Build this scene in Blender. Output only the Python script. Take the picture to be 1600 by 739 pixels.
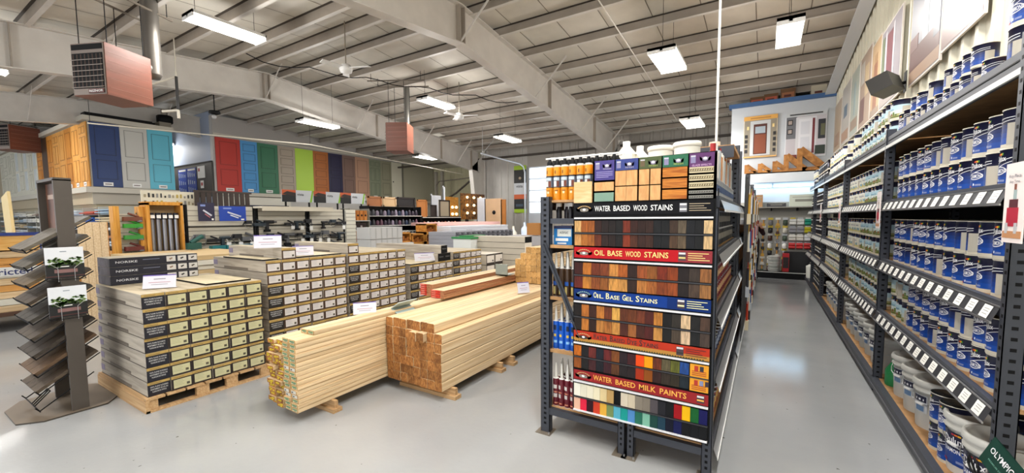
import bpy, math, random
from mathutils import Vector, Matrix
random.seed(11)
for o in list(bpy.data.objects):
    bpy.data.objects.remove(o)
COL = bpy.context.scene.collection
SC = bpy.context.scene
PI = math.pi

# ---------------------------------------------------------------- camera
F_PX, YAW, PITCH, ROLL, PPY = 644.918, 0.551290, 0.0733263, -0.00677872, 388.082
fw = Vector((-math.sin(YAW)*math.cos(PITCH), math.cos(YAW)*math.cos(PITCH), -math.sin(PITCH)))
rt = Vector((math.cos(YAW), math.sin(YAW), 0))
up = rt.cross(fw)
r2 = rt*math.cos(ROLL)+up*math.sin(ROLL)
u2 = r2.cross(fw)
cd = bpy.data.cameras.new('camera')
cam = bpy.data.objects.new('camera', cd); COL.objects.link(cam)
cam.matrix_world = Matrix(((r2.x, u2.x, -fw.x, 0), (r2.y, u2.y, -fw.y, 0), (r2.z, u2.z, -fw.z, 1.7), (0, 0, 0, 1)))
cd.sensor_fit = 'HORIZONTAL'; cd.sensor_width = 36; cd.lens = F_PX/1600*36
cd.shift_y = (PPY-369.5)/1600
cd.clip_start = 0.05; cd.clip_end = 200
SC.camera = cam

# ---------------------------------------------------------------- world, exposure
SC.view_settings.view_transform = 'Standard'
SC.view_settings.look = 'None'
SC.view_settings.exposure = EXPO = 0.62
SC.view_settings.gamma = 1.0
SC.view_settings.use_curve_mapping = False
wd = bpy.data.worlds.new('daylight'); SC.world = wd; wd.use_nodes = True
bg = wd.node_tree.nodes['Background']
bg.inputs[0].default_value = (0.93, 0.96, 1.0, 1); bg.inputs[1].default_value = 1.35
LAMP_DOWN, LAMP_OMNI = 52.0, 62.0

# ---------------------------------------------------------------- materials
def lin(h):
    h = h.lstrip('#')
    c = [int(h[i:i+2], 16)/255 for i in (0, 2, 4)]
    g = .3*c[0]+.59*c[1]+.11*c[2]; k = 1.0+(.2 if c[2] > max(c[0], c[1]) else .04)*min(1, (max(c)-min(c))*3)
    c = [min(1, max(0, g+(x-g)*k))**1.14 for x in c]
    return tuple((x/12.92 if x <= 0.04045 else ((x+0.055)/1.055)**2.4) for x in c)+(1,)
MC = {}
def M(h, rough=0.55, metal=0.0, spec=0.5, vary=0.0, emit=0.0, coat=0.0):
    k = (h, rough, metal, spec, vary, emit, coat)
    if k in MC: return MC[k]
    m = bpy.data.materials.new('paint_'+h.strip('#')); m.use_nodes = True
    nt = m.node_tree; b = nt.nodes['Principled BSDF']
    b.inputs['Base Color'].default_value = lin(h)
    b.inputs['Roughness'].default_value = rough; b.inputs['Metallic'].default_value = metal
    b.inputs['Specular IOR Level'].default_value = spec
    b.inputs['Coat Weight'].default_value = coat
    if emit:
        b.inputs['Emission Color'].default_value = lin(h); b.inputs['Emission Strength'].default_value = emit
    if vary:
        tc = nt.nodes.new('ShaderNodeTexCoord'); n = nt.nodes.new('ShaderNodeTexNoise')
        n.inputs['Scale'].default_value = 3.0; n.inputs['Detail'].default_value = 6
        oi = nt.nodes.new('ShaderNodeObjectInfo'); va = nt.nodes.new('ShaderNodeVectorMath'); va.operation = 'ADD'
        nt.links.new(tc.outputs['Object'], va.inputs[0]); nt.links.new(oi.outputs['Random'], va.inputs[1])
        nt.links.new(va.outputs[0], n.inputs['Vector'])
        mr = nt.nodes.new('ShaderNodeMapRange'); mr.inputs[3].default_value = 1-vary; mr.inputs[4].default_value = 1+vary
        mr.inputs[1].default_value = 0.3; mr.inputs[2].default_value = 0.7
        hs = nt.nodes.new('ShaderNodeHueSaturation'); hs.inputs['Color'].default_value = lin(h)
        nt.links.new(n.outputs['Fac'], mr.inputs[0]); nt.links.new(mr.outputs[0], hs.inputs['Value'])
        nt.links.new(hs.outputs[0], b.inputs['Base Color'])
    MC[k] = m; return m
def WOOD(h1, h2, scale=(2, 30, 30), rough=0.6, vary=0.12, knots=0.0, name='wood'):
    k = (h1, h2, scale, rough, vary, knots, name)
    if k in MC: return MC[k]
    m = bpy.data.materials.new(name+'_'+h1.strip('#')); m.use_nodes = True
    nt = m.node_tree; b = nt.nodes['Principled BSDF']; L = nt.links.new
    tc = nt.nodes.new('ShaderNodeTexCoord'); oi = nt.nodes.new('ShaderNodeObjectInfo')
    mu = nt.nodes.new('ShaderNodeMath'); mu.operation = 'MULTIPLY'; mu.inputs[1].default_value = 37
    L(oi.outputs['Random'], mu.inputs[0])
    va = nt.nodes.new('ShaderNodeVectorMath'); va.operation = 'ADD'
    L(tc.outputs['Object'], va.inputs[0]); L(mu.outputs[0], va.inputs[1])
    mp = nt.nodes.new('ShaderNodeMapping'); mp.inputs['Scale'].default_value = scale
    L(va.outputs[0], mp.inputs[0])
    n = nt.nodes.new('ShaderNodeTexNoise'); n.inputs['Scale'].default_value = 1.0; n.inputs['Detail'].default_value = 5
    n.inputs['Distortion'].default_value = 0.6
    L(mp.outputs[0], n.inputs['Vector'])
    cr = nt.nodes.new('ShaderNodeValToRGB')
    cr.color_ramp.elements[0].position = 0.36; cr.color_ramp.elements[0].color = lin(h1)
    cr.color_ramp.elements[1].position = 0.64; cr.color_ramp.elements[1].color = lin(h2)
    L(n.outputs['Fac'], cr.inputs[0])
    mr = nt.nodes.new('ShaderNodeMapRange'); mr.inputs[3].default_value = 1-vary; mr.inputs[4].default_value = 1+vary
    L(oi.outputs['Random'], mr.inputs[0])
    hs = nt.nodes.new('ShaderNodeHueSaturation'); L(cr.outputs[0], hs.inputs['Color']); L(mr.outputs[0], hs.inputs['Value'])
    L(hs.outputs[0], b.inputs['Base Color']); b.inputs['Roughness'].default_value = rough; b.inputs['Specular IOR Level'].default_value = .3
    MC[k] = m; return m

def floor_mat():
    m = bpy.data.materials.new('epoxy_floor'); m.use_nodes = True
    nt = m.node_tree; b = nt.nodes['Principled BSDF']; L = nt.links.new
    tc = nt.nodes.new('ShaderNodeTexCoord')
    n = nt.nodes.new('ShaderNodeTexNoise'); n.inputs['Scale'].default_value = 0.9; n.inputs['Detail'].default_value = 7
    L(tc.outputs['Object'], n.inputs['Vector'])
    cr = nt.nodes.new('ShaderNodeValToRGB')
    cr.color_ramp.elements[0].position = 0.35; cr.color_ramp.elements[0].color = lin('#a3a5a7')
    cr.color_ramp.elements[1].position = 0.7; cr.color_ramp.elements[1].color = lin('#b1b2b2')
    L(n.outputs['Fac'], cr.inputs[0])
    sp = nt.nodes.new('ShaderNodeTexNoise'); sp.inputs['Scale'].default_value = 16; sp.inputs['Detail'].default_value = 3
    L(tc.outputs['Object'], sp.inputs['Vector'])
    c2 = nt.nodes.new('ShaderNodeValToRGB')
    c2.color_ramp.elements[0].position = 0.24; c2.color_ramp.elements[0].color = (0.25, 0.24, 0.22, 1)
    c2.color_ramp.elements[1].position = 0.27; c2.color_ramp.elements[1].color = (1, 1, 1, 1)
    L(sp.outputs['Fac'], c2.inputs[0])
    mx = nt.nodes.new('ShaderNodeMix'); mx.data_type = 'RGBA'; mx.blend_type = 'MULTIPLY'; mx.inputs[0].default_value = 1
    L(cr.outputs[0], mx.inputs[6]); L(c2.outputs[0], mx.inputs[7]); L(mx.outputs[2], b.inputs['Base Color'])
    n2 = nt.nodes.new('ShaderNodeTexNoise'); n2.inputs['Scale'].default_value = 28; n2.inputs['Detail'].default_value = 2
    L(tc.outputs['Object'], n2.inputs['Vector'])
    bp = nt.nodes.new('ShaderNodeBump'); bp.inputs['Strength'].default_value = 0.04; bp.inputs['Distance'].default_value = 0.02
    L(n2.outputs['Fac'], bp.inputs['Height']); L(bp.outputs[0], b.inputs['Normal'])
    n3 = nt.nodes.new('ShaderNodeMapRange'); n3.inputs[3].default_value = 0.04; n3.inputs[4].default_value = 0.15
    L(n.outputs['Fac'], n3.inputs[0]); L(n3.outputs[0], b.inputs['Roughness'])
    return m

# ---------------------------------------------------------------- mesh builder
GL = {}
def glyphs(s):
    if s in GL: return GL[s]
    cu = bpy.data.curves.new('t', 'FONT'); cu.body = s; cu.size = 1.0; cu.resolution_u = 2; cu.offset = .012
    ob = bpy.data.objects.new('t', cu); COL.objects.link(ob)
    dg = bpy.context.evaluated_depsgraph_get(); dg.update()
    me = ob.evaluated_get(dg).to_mesh()
    vs = [(v.co.x, v.co.y) for v in me.vertices]; fs = [tuple(p.vertices) for p in me.polygons]
    ob.evaluated_get(dg).to_mesh_clear()
    bpy.data.objects.remove(ob); bpy.data.curves.remove(cu)
    if vs:
        x0 = min(v[0] for v in vs); x1 = max(v[0] for v in vs)
        y0 = min(v[1] for v in vs); y1 = max(v[1] for v in vs)
        vs = [((x-x0)/max(x1-x0, 1e-6), (y-y0)/max(y1-y0, 1e-6)) for x, y in vs]
    GL[s] = (vs, fs); return GL[s]

class MB:
    def __init__(s): s.v = []; s.f = []; s.m = []; s.s = []; s.mats = []
    def mi(s, m):
        if m not in s.mats: s.mats.append(m)
        return s.mats.index(m)
    def face(s, idx, m, sm=False): s.f.append(tuple(idx)); s.m.append(s.mi(m)); s.s.append(sm)
    def poly(s, pts, m, sm=False):
        n = len(s.v); s.v += [tuple(p) for p in pts]; s.face(range(n, n+len(pts)), m, sm)
    def box(s, x0, x1, y0, y1, z0, z1, m, T=None):
        n = len(s.v)
        P = [(x0, y0, z0), (x1, y0, z0), (x1, y1, z0), (x0, y1, z0), (x0, y0, z1), (x1, y0, z1), (x1, y1, z1), (x0, y1, z1)]
        if T is not None: P = [tuple(T @ Vector(p)) for p in P]
        s.v += P
        D = {'-z': (0, 3, 2, 1), '+z': (4, 5, 6, 7), '-y': (0, 1, 5, 4), '+x': (1, 2, 6, 5), '+y': (2, 3, 7, 6), '-x': (3, 0, 4, 7)}
        for k, q in D.items():
            mm = m.get(k, m.get('*')) if isinstance(m, dict) else m
            s.face([n+i for i in q], mm)
        return s
    def cbox(s, c, d, m, T=None):
        return s.box(c[0]-d[0]/2, c[0]+d[0]/2, c[1]-d[1]/2, c[1]+d[1]/2, c[2]-d[2]/2, c[2]+d[2]/2, m, T)
    def bar(s, a, b, w, h, m, upv=(0, 0, 1)):
        a = Vector(a); b = Vector(b); d = (b-a); L = d.length; d.normalize()
        u = Vector(upv)
        if abs(d.dot(u)) > 0.99: u = Vector((1, 0, 0))
        x = d.cross(u).normalized(); z = x.cross(d)
        T = Matrix(((x.x, d.x, z.x, a.x), (x.y, d.y, z.y, a.y), (x.z, d.z, z.z, a.z), (0, 0, 0, 1)))
        return s.box(-w/2, w/2, 0, L, -h/2, h/2, m, T)
    def lathe(s, prof, m, n=16, c=(0, 0, 0), T=None):
        k0 = len(s.v)
        for (r, z) in prof:
            for i in range(n):
                a = 2*PI*i/n; p = Vector((c[0]+r*math.cos(a), c[1]+r*math.sin(a), c[2]+z))
                if T is not None: p = T @ p
                s.v.append(tuple(p))
        for j in range(len(prof)-1):
            mm = m[j] if isinstance(m, (list, tuple)) else m
            for i in range(n):
                a = k0+j*n+i; b = k0+j*n+(i+1) % n
                s.face((a, b, b+n, a+n), mm, True)
        return s
    def disc(s, r, m, n=16, c=(0, 0, 0), upd=True, T=None):
        P = [Vector((c[0]+r*math.cos(2*PI*i/n), c[1]+r*math.sin(2*PI*i/n), c[2])) for i in range(n)]
        if not upd: P.reverse()
        if T is not None: P = [T @ p for p in P]
        s.poly(P, m); return s
    def cyl(s, a, b, r, m, n=10, rb=None, cap=True):
        a = Vector(a); b = Vector(b); d = b-a; L = d.length
        T = Matrix.Translation(a) @ d.to_track_quat('Z', 'Y').to_matrix().to_4x4()
        rb = r if rb is None else rb
        s.lathe([(r, 0), (rb, L)], m, n, T=T)
        if cap: s.disc(r, m, n, upd=False, T=T); s.disc(rb, m, n, c=(0, 0, L), T=T)
        return s
    def tube(s, pts, r, m, n=6):
        for a, b in zip(pts[:-1], pts[1:]): s.cyl(a, b, r, m, n)
        return s
    def sphere(s, c, r, m, n=10, sz=1.0):
        prof = [(r*math.sin(PI*j/6)+1e-4, -r*sz*math.cos(PI*j/6)) for j in range(7)]
        return s.lathe(prof, m, n, c=c)
    def text(s, t, w, h, T, m, wrap=None):
        """t fitted in w x h, centred at the origin of T (x right, y up in T)"""
        vs, fs = glyphs(t); n = len(s.v)
        for x, y in vs:
            u, v = (x-0.5)*w, (y-0.5)*h
            if wrap: s.v.append(wrap(u, v))
            else: s.v.append(tuple(T @ Vector((u, v, 0))))
        for f in fs: s.face([n+i for i in f], m)
        return s
    def build(s, name, parent=None, loc=(0, 0, 0), rz=0.0, link=True):
        me = bpy.data.meshes.new(name); me.from_pydata(s.v, [], s.f)
        for m in s.mats: me.materials.append(m)
        me.polygons.foreach_set('material_index', s.m)
        me.polygons.foreach_set('use_smooth', s.s)
        me.update()
        return mk(name, me, parent, loc, rz)
def mk(name, me, parent=None, loc=(0, 0, 0), rz=0.0):
    o = bpy.data.objects.new(name, me); COL.objects.link(o)
    o.location = loc; o.rotation_euler = (0, 0, rz)
    if parent is not None: o.parent = parent
    return o
def tag(o, label, cat, group=None, kind=None):
    o['label'] = label; o['category'] = cat
    if group: o['group'] = group
    if kind: o['kind'] = kind
    return o
def thing(name, label, cat, loc=(0, 0, 0), rz=0.0, group=None):
    o = bpy.data.objects.new(name, None); COL.objects.link(o); o.empty_display_size = 0.1
    o.location = loc; o.rotation_euler = (0, 0, rz)
    return tag(o, label, cat, group)
def kids(r):
    return KD.get(r, [])
KD = {}
def dup(root, loc, rz, label, group=None):
    r = root.copy(); COL.objects.link(r); r.location = loc; r.rotation_euler = (0, 0, rz); r['label'] = label
    if group: r['group'] = group
    for ch in root.children:
        c = ch.copy(); COL.objects.link(c); c.parent = r
        for g in ch.children:
            d = g.copy(); COL.objects.link(d); d.parent = c
    return r
class Proto:
    """first placement uses the prototype itself, later ones copy it"""
    def __init__(s, root): s.root = root; s.used = False
    def put(s, loc, rz, label, group=None):
        if not s.used:
            s.used = True; o = s.root; o.location = loc; o.rotation_euler = (0, 0, rz); o['label'] = label
            if group: o['group'] = group
            return o
        return dup(s.root, loc, rz, label, group)
def struct(name, mb):
    o = mb.build(name); o['kind'] = 'structure'; return o
ORD = ['first', 'second', 'third', 'fourth', 'fifth', 'sixth', 'seventh', 'eighth', 'ninth', 'tenth', 'eleventh', 'twelfth', 'thirteenth',
       'fourteenth', 'fifteenth', 'sixteenth', 'seventeenth', 'eighteenth', 'nineteenth', 'twentieth', 'twenty-first', 'twenty-second', 'twenty-third', 'twenty-fourth', 'twenty-fifth', 'twenty-sixth', 'twenty-seventh', 'twenty-eighth', 'twenty-ninth', 'thirtieth']
def TX(o, right, upv):
    """transform for text: origin, right dir, up dir"""
    r = Vector(right).normalized(); u = Vector(upv).normalized(); n = r.cross(u)
    return Matrix(((r.x, u.x, n.x, o[0]), (r.y, u.y, n.y, o[1]), (r.z, u.z, n.z, o[2]), (0, 0, 0, 1)))

WHITE = M('#e8e8e6', 0.45); STEEL = M('#c9c9cb', 0.3, 0.9); GREYRACK = M('#4a4d55', 0.45, 0.3, vary=0.06)
BLACK = M('#0e0f12', 0.6, spec=.2); DARK = M('#1d1e22', 0.65, spec=.25); PAPER = M('#eeeeec', 0.7)
MDF = WOOD('#ab8860', '#c09a70', (8, 8, 8), 0.75, 0.05, name='mdf')
PINE = WOOD('#cfb48f', '#e2cdab', (50, 1.0, 50), 0.6, 0.13, name='pine')
PINEX = WOOD('#b4926a', '#cbae88', (1.2, 55, 55), 0.65, 0.1, name='pallet')
ENDG = WOOD('#84562f', '#b58450', (70, 70, 30), 0.75, 0.28, name='endgrain')
ENDY = WOOD('#ad8752', '#cba874', (70, 70, 30), 0.75, 0.22, name='endgrain')
BEAMW = M('#cdc9c3', 0.5, vary=0.06); BEAMSHADE = M('#a39a8f', 0.6, vary=0.08)  # second tone is the same paint with shade put into the colour

# ---------------------------------------------------------------- structure
def zt(y): return 5.82-0.087*abs(y-6.6)      # rafter top
def zb(y): return 5.12-0.112*abs(y-6.6)      # rafter bottom
XL, XR, YN, YF, YF2 = -36.0, 1.5, -5.0, 17.3, 20.2
b = MB(); b.box(XL-0.2, XR+0.2, YN-2, YF2+0.3, -0.2, 0, floor_mat()); struct('floor', b)
# ceiling: two insulated sheets either side of the ridge, with seams
b = MB(); SH = M('#d0ccc2', 0.6, vary=0.05); SEAM = M('#7f796e', 0.7)
def zc(y): return zt(y)+0.2
for x0, x1, ya, yb in ((XL, XR+0.1, YN, 6.6), (XL, XR+0.1, 6.6, YF), (XL, -12.1, YF, YF2+0.2)):
    b.poly([(x0, ya, zc(ya)), (x0, yb, zc(yb)), (x1, yb, zc(yb)), (x1, ya, zc(ya))], SH)
    b.poly([(x0, ya, zc(ya)+.1), (x1, ya, zc(ya)+.1), (x1, yb, zc(yb)+.1), (x0, yb, zc(yb)+.1)], SH)
x = 0.6
while x > XL:
    for ya, yb in ((YN, 6.6), (6.6, YF)):
        b.poly([(x, ya, zc(ya)-.004), (x, yb, zc(yb)-.004), (x+.018, yb, zc(yb)-.004), (x+.018, ya, zc(ya)-.004)], SEAM)
    x -= 0.91
struct('ceiling', b)
# corrugated metal walls
def corr(name, a, c, z0, z1, m, nrm, pitch=0.3, dep=0.035):
    b = MB(); a = Vector(a); c = Vector(c); d = c-a; L = d.length; d.normalize(); n = Vector(nrm)
    t = 0; pts = []
    while t < L:
        for u, w in ((0, 0), (.62, 0), (.7, 1), (.92, 1)):
            q = t+u*pitch
            if q <= L: pts.append(a+d*q+n*dep*w)
        t += pitch
    pts.append(c)
    for p, q in zip(pts[:-1], pts[1:]):
        b.poly([(p.x, p.y, z0), (q.x, q.y, z0), (q.x, q.y, z1(q.y)), (p.x, p.y, z1(p.y))], m)
    s0 = a-n*0.12; s1 = c-n*0.12
    b.poly([(s0.x, s0.y, z0), (s1.x, s1.y, z0), (s1.x, s1.y, z1(s1.y)), (s0.x, s0.y, z1(s0.y))], m)
    return struct(name, b)
WALLC = M('#cfccbc', 0.5, vary=0.05); WALLG = M('#9a948c', 0.55, vary=0.04)
corr('wall_right', (XR, YN, 0), (XR, YF, 0), 0, zc, WALLC, (-1, 0, 0), 0.3)
corr('wall_far', (XR, YF, 0), (-8.55, YF, 0), 0, zc, M('#a9a49c', 0.5, vary=0.04), (0, -1, 0), 0.4)
corr('wall_far_middle', (-9.75, YF, 0), (-12.2, YF, 0), 0, zc, M('#bcb9b4', 0.5, vary=0.04), (0, -1, 0), 0.4)
b = MB(); b.box(-9.75, -8.55, YF, YF+.1, 4.1, zc(YF), M('#a9a49c', 0.5)); struct('wall_far_lintel', b)
corr('wall_far_left', (-12.2, YF2, 0), (-18.3, YF2, 0), 0, zc, M('#c9c4a8', 0.5, vary=0.04), (0, -1, 0), 0.4)
b = MB(); b.box(-12.25, -12.15, YF, YF2, 0, zc(YF), WALLC); struct('wall_return', b)
WL = M('#c3c1be', 0.6, vary=0.03)
b = MB(); b.box(-18.5, -18.3, 7.75, YF2, 0, zc(YF2)+.9, WL)
b.box(-18.3, -18.27, 7.75, YF2, 4.95, zc(YF2)+.9, M('#b3afac', 0.6)); struct('wall_left', b)
b = MB(); b.box(-24, -18.51, 7.75, 7.95, 0, 5.9, M('#a9b4c8', 0.6)); struct('wall_recess', b)
b = MB(); b.box(-24.2, -24, 6.0, 7.95, 0, 5.9, M('#c4cbd6', 0.6)); struct('wall_recess_side', b)
b = MB(); b.box(XL-.2, XL, YN, 7.75, 0, 5.9, WL); struct('wall_far_side', b)
b = MB(); b.box(XL, -24.2, 7.75, 7.95, 0, 5.9, WL); struct('wall_back_left', b)
b = MB(); b.box(XL, -18.65, 4.37, 6.6, 2.25, 5.06, {'+x': M('#b8b2a6', .6), '-y': M('#b9ac93', .6), '*': M('#b8b2a6', .6)})
b.box(XL, -18.75, 4.47, 6.5, 0, 2.25, M('#b5a98f', .6)); struct('wall_door_block', b)
TRIMC = M('#c9c4b8', 0.5)
b = MB(); b.box(XL, -18.5, 4.2, 6.68, 2.62, 2.8, TRIMC); b.box(XL, -18.55, 4.25, 6.64, 4.92, 5.07, TRIMC); struct('trim_1', b)
b = MB(); b.box(-18.3, -18.02, 7.75, YF2, 2.66, 2.8, TRIMC); b.box(-18.3, -18.2, 7.75, YF2, 4.97, 5.06, TRIMC); struct('trim_2', b)
# eave light-coloured rafter flange along the right wall and dark eave strut
b = MB()
for y0, y1 in ((YN, 6.6), (6.6, YF)):
    for w0, w1, dz0, dz1, m in ((1.22, 1.44, -.30, -.27, M('#c9cdd2', .45)), (1.33, 1.345, -.27, 0.0, M('#8f857c', .6))):
        b.poly([(w0, y0, zt(y0)+dz0), (w1, y0, zt(y0)+dz0), (w1, y1, zt(y1)+dz0), (w0, y1, zt(y1)+dz0)], m)
        b.poly([(w0, y0, zt(y0)+dz1), (w0, y1, zt(y1)+dz1), (w1, y1, zt(y1)+dz1), (w1, y0, zt(y0)+dz1)], m)
        b.poly([(w0, y0, zt(y0)+dz0), (w0, y1, zt(y1)+dz0), (w0, y1, zt(y1)+dz1), (w0, y0, zt(y0)+dz1)], m)
struct('trim_3', b)
# rafters
def rafter(name, X, cols=True):
    b = MB(); h = .11
    for y0, y1 in ((YN, 6.6), (6.6, 16.75)):
        A, B_, C_, D = zb(y0), zb(y1), zt(y0), zt(y1)
        for sx in (-.006, .006):
            b.poly([(X+sx, y0, A), (X+sx, y1, B_), (X+sx, y1, D), (X+sx, y0, C_)], BEAMW)
        for q in ((A, B_, -.02), (C_, D, .0)):
            z0, z1, e = q
            for dz in (0, .02):
                b.poly([(X-h, y0, z0+e+dz), (X-h, y1, z1+e+dz), (X+h, y1, z1+e+dz), (X+h, y0, z0+e+dz)], BEAMW)
            for sx in (-h, h):
                b.poly([(X+sx, y0, z0+e), (X+sx, y1, z1+e), (X+sx, y1, z1+e+.02), (X+sx, y0, z0+e+.02)], BEAMW)
    for y in (6.52, 6.68, 10.5, 14.0, 1.9):
        b.box(X-.1, X+.1, y-.008, y+.008, zb(y), zt(y), BEAMSHADE)
    if cols:
        for ya, yb, yc, yd in ((16.75, 17.25, 16.15, 17.25),):
            b.poly([(X-.006, ya, 0), (X-.006, yb, 0), (X-.006, yd, 4.9), (X-.006, yc, 4.1)], BEAMW)
            b.poly([(X+.006, ya, 0), (X+.006, yb, 0), (X+.006, yd, 4.9), (X+.006, yc, 4.1)], BEAMW)
            for p, q in (((ya, 0), (yc, 4.1)), ((yb, 0), (yd, 4.9))):
                b.bar((X, p[0], p[1]), (X, q[0], q[1]), .22, .02, BEAMW, upv=(0, 1, 0))
        b.bar((X, 16.15, zb(16.15)), (X, 16.15, 4.95), .2, .02, BEAMSHADE, upv=(0, 1, 0))
    return struct(name, b)
for i, X in enumerate((-5.25, -12.25, -19.25, -26.25)): rafter('trim_%d' % (4+i), X)
# purlins, one object each
PURL = [-4.5, -3.4, -2.3, -1.2, -0.1, 1.0, 2.1, 3.2, 4.3, 5.3, 6.1, 7.0, 7.95, 9.05, 10.15, 11.2, 12.25, 13.3, 14.35, 15.4, 16.4]
for i, y in enumerate(PURL):
    b = MB(); z0 = zt(y)+.005; z1 = zc(y)
    b.box(XL, XR-.15, y-.004, y+.004, z0, z1, BEAMSHADE)
    s = 1 if y < 6.6 else -1
    b.box(XL, XR-.15, min(y, y+s*.075), max(y, y+s*.075), z0-.008, z0, BEAMW)
    b.box(XL, XR-.15, min(y, y+s*.075), max(y, y+s*.075), z0, z0+.006, BEAMSHADE)
    b.box(XL, XR-.15, y-.05, y+.05, z1-.012, z1-.004, M('#4b443c', .8))
    struct('trim_%d' % (10+i), b)
# diagonal flange braces
k = 40
for X in (-5.25, -12.25, -19.25):
    for y in (3.2, 6.55, 9.6, 12.6, 15.0):
        for s in ((1,) if X > -6 else (1,)):
            b = MB(); b.bar((X+.1*s, y, zb(y)+.02), (X+.95*s, y, zt(y)+.1), .04, .012, BEAMW, upv=(0, 1, 0))
            struct('trim_%d' % k, b); k += 1
# dark eave angle along the far wall
b = MB(); b.box(-18.3, XR-.2, 17.1, 17.24, 4.62, 4.7, M('#514a43', .7)); struct('trim_60', b)

# overhead door with daylight in its panes
DOORF = M('#c7ccd2', 0.5); PANE = M('#dfe9f2', 0.2, emit=1.5)
dr = MB()
dr.box(-9.7, -8.6, YF+.02, YF+.08, 0, 4.1, DOORF); 
d1 = dr.build('door_1'); d1['kind'] = 'structure'
for i in range(4):
    p = MB(); p.box(-9.62, -8.66, YF-.005, YF+.018, 1.95+i*.54, 2.42+i*.54, PANE); p.build('pane', d1)
b = MB(); b.tube([(-9.78, 13.6, 4.28), (-9.78, 16.6, 4.2), (-9.78, 16.95, 4.1), (-9.78, 17.1, 3.85), (-9.78, 17.12, 0)], .035, M('#d5dae0', .35, .4), 8)
dt = b.build('door_track'); dt.parent = d1
b = MB(); b.cyl((-9.78, 13.7, 4.28), (-9.78, 13.7, zc(13.7)-.01), .012, STEEL, 6); b.cyl((-9.78, 13.7, 4.3), (-9.3, 14.35, zc(14.35)-.1), .012, STEEL, 6)
h = b.build('track_hanger'); h.parent = d1
# partition at the end of the aisle
b = MB(); b.box(-.96, XR-.03, 13.95, 14.05, 0, 4.84, M('#c9ced3', .6))
b.box(-.96, -.89, 14.05, YF-.05, 0, 4.84, M('#c9ced3', .6)); struct('wall_end', b)
b = MB(); b.box(-1.03, XR-.03, 13.85, 14.1, 4.84, 4.95, M('#4a6b93', .5)); struct('trim_61', b)
b = MB(); b.box(-.88, XR-.04, 14.1, YF-.05, 4.76, 4.84, M('#6b5238', .8)); struct('trim_62', b)
# white door in the recess
b = MB(); W = M('#d5d9df', .4); b.box(-23.4, -22.5, 7.68, 7.74, 2.75, 4.85, W)
for zz in ((2.9, 3.6), (3.75, 4.7)): b.box(-23.28, -22.62, 7.665, 7.68, zz[0], zz[1], M('#c7ccd3', .4))
o = b.build('door_2'); o['kind'] = 'structure'

# ---------------------------------------------------------------- ceiling fixtures
def light_fixture(name, label, cx, cy, cz, L=1.22, twin=True, wide=.34, boost=1.0):
    r = thing(name, label, 'ceiling light', (cx, cy, cz), 0, 'fluorescent ceiling lights')
    b = MB(); b.box(-wide/2, wide/2, -L/2, L/2, 0, .05, WHITE)
    b.box(-.025, .025, -L/2, L/2, -.03, 0, WHITE)
    b.box(-wide/2, wide/2, -L/2, -L/2+.02, -.06, 0.05, WHITE); b.box(-wide/2, wide/2, L/2-.02, L/2, -.06, 0.05, WHITE)
    hs_ = b.build('housing', r)
    G = M('#fffaf0', .4, emit=5.0)
    for s in (-1, 1):
        t = MB(); w = wide/2-.04
        t.box(min(s*.03, s*(.03+w)), max(s*.03, s*(.03+w)), -L/2+.02, L/2-.02, -.045, -.001, G); t.build('tube', hs_)
    b = MB(); zt_ = zc(cy)-cz
    for y in (-L*.4, L*.4):
        b.cyl((0, y, .05), (0, y, zc(cy+y)-cz), .004, DARK, 5)
    b.build('hanger', r)
    for kind, en in (('AREA', LAMP_DOWN), ('POINT', LAMP_OMNI)):
        ld = bpy.data.lights.new('lamp', kind); ld.energy = en*boost*((.35 if kind == 'POINT' else 2.2) if boost == .5 else 1); ld.color = (1.0, .975, .94)
        if kind == 'AREA': ld.shape = 'RECTANGLE'; ld.size = wide; ld.size_y = L
        else: ld.shadow_soft_size = .2
        lo = bpy.data.objects.new('lamp', ld); COL.objects.link(lo); lo.parent = r
        lo.location = (0, 0, -.06 if kind == 'AREA' else -.28)
    return r
FX = [(-8.53, 3.95, 5.2, 'long twin-tube ceiling light above the brown unit heater'),
      (-8.25, 9.3, 5.05, 'twin-tube ceiling light right of the smaller square heater'),
      (-11.65, 7.8, 4.6, 'ceiling light under the second roof beam above the coloured doors'),
      (-13.35, 14.2, 4.5, 'small far ceiling light left of the beam end over the cream door'),
      (-7.7, 12.3, 4.45, 'small ceiling light in the far centre left of the big beam'),
      (-1.73, 8.65, 4.75, 'bright twin-tube light between the big beam and aisle'),
      (-1.85, 12.7, 4.35, 'smaller twin-tube light farther along, near the blue-topped wall'),
      (.22, 8.2, 4.65, 'single bright ceiling light nearest the right-hand wall'),
      (-1.7, 2.2, 5.0, 'ceiling light over the front of the aisle behind the viewer'),
      (-5.0, -1.0, 4.9, 'ceiling light behind the viewer over the open floor'),
      (-9.5, -1.5, 4.9, 'ceiling light behind the viewer, far left'),
      (-14.0, 1.5, 4.9, 'ceiling light over the lumber tables on the left'),
      (-20.0, 2.0, 4.9, 'ceiling light over the moulding racks at far left'),
      (.3, 4.2, 5.05, 'added unseen ceiling light brightening the paint aisle, above the viewer'),  # added above the frame to brighten the aisle floor
      (.3, .6, 5.0, 'added unseen ceiling light brightening the paint aisle from behind the viewer'),  # also an added lamp out of view, extra light for the aisle
      (-21.8, 7.1, 4.95, 'cool white ceiling light in the recess behind the door block')]
for i, (x, y, z, l) in enumerate(FX):
    wide = {5: .5, 6: .5, 7: .36}.get(i, .4)
    light_fixture('ceiling_light', l, x, y, z, L=(1.05 if i == 7 else 1.22), wide=wide, boost=(.5 if i in (7, 13) else .4 if i == 15 else 1.0))

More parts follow.
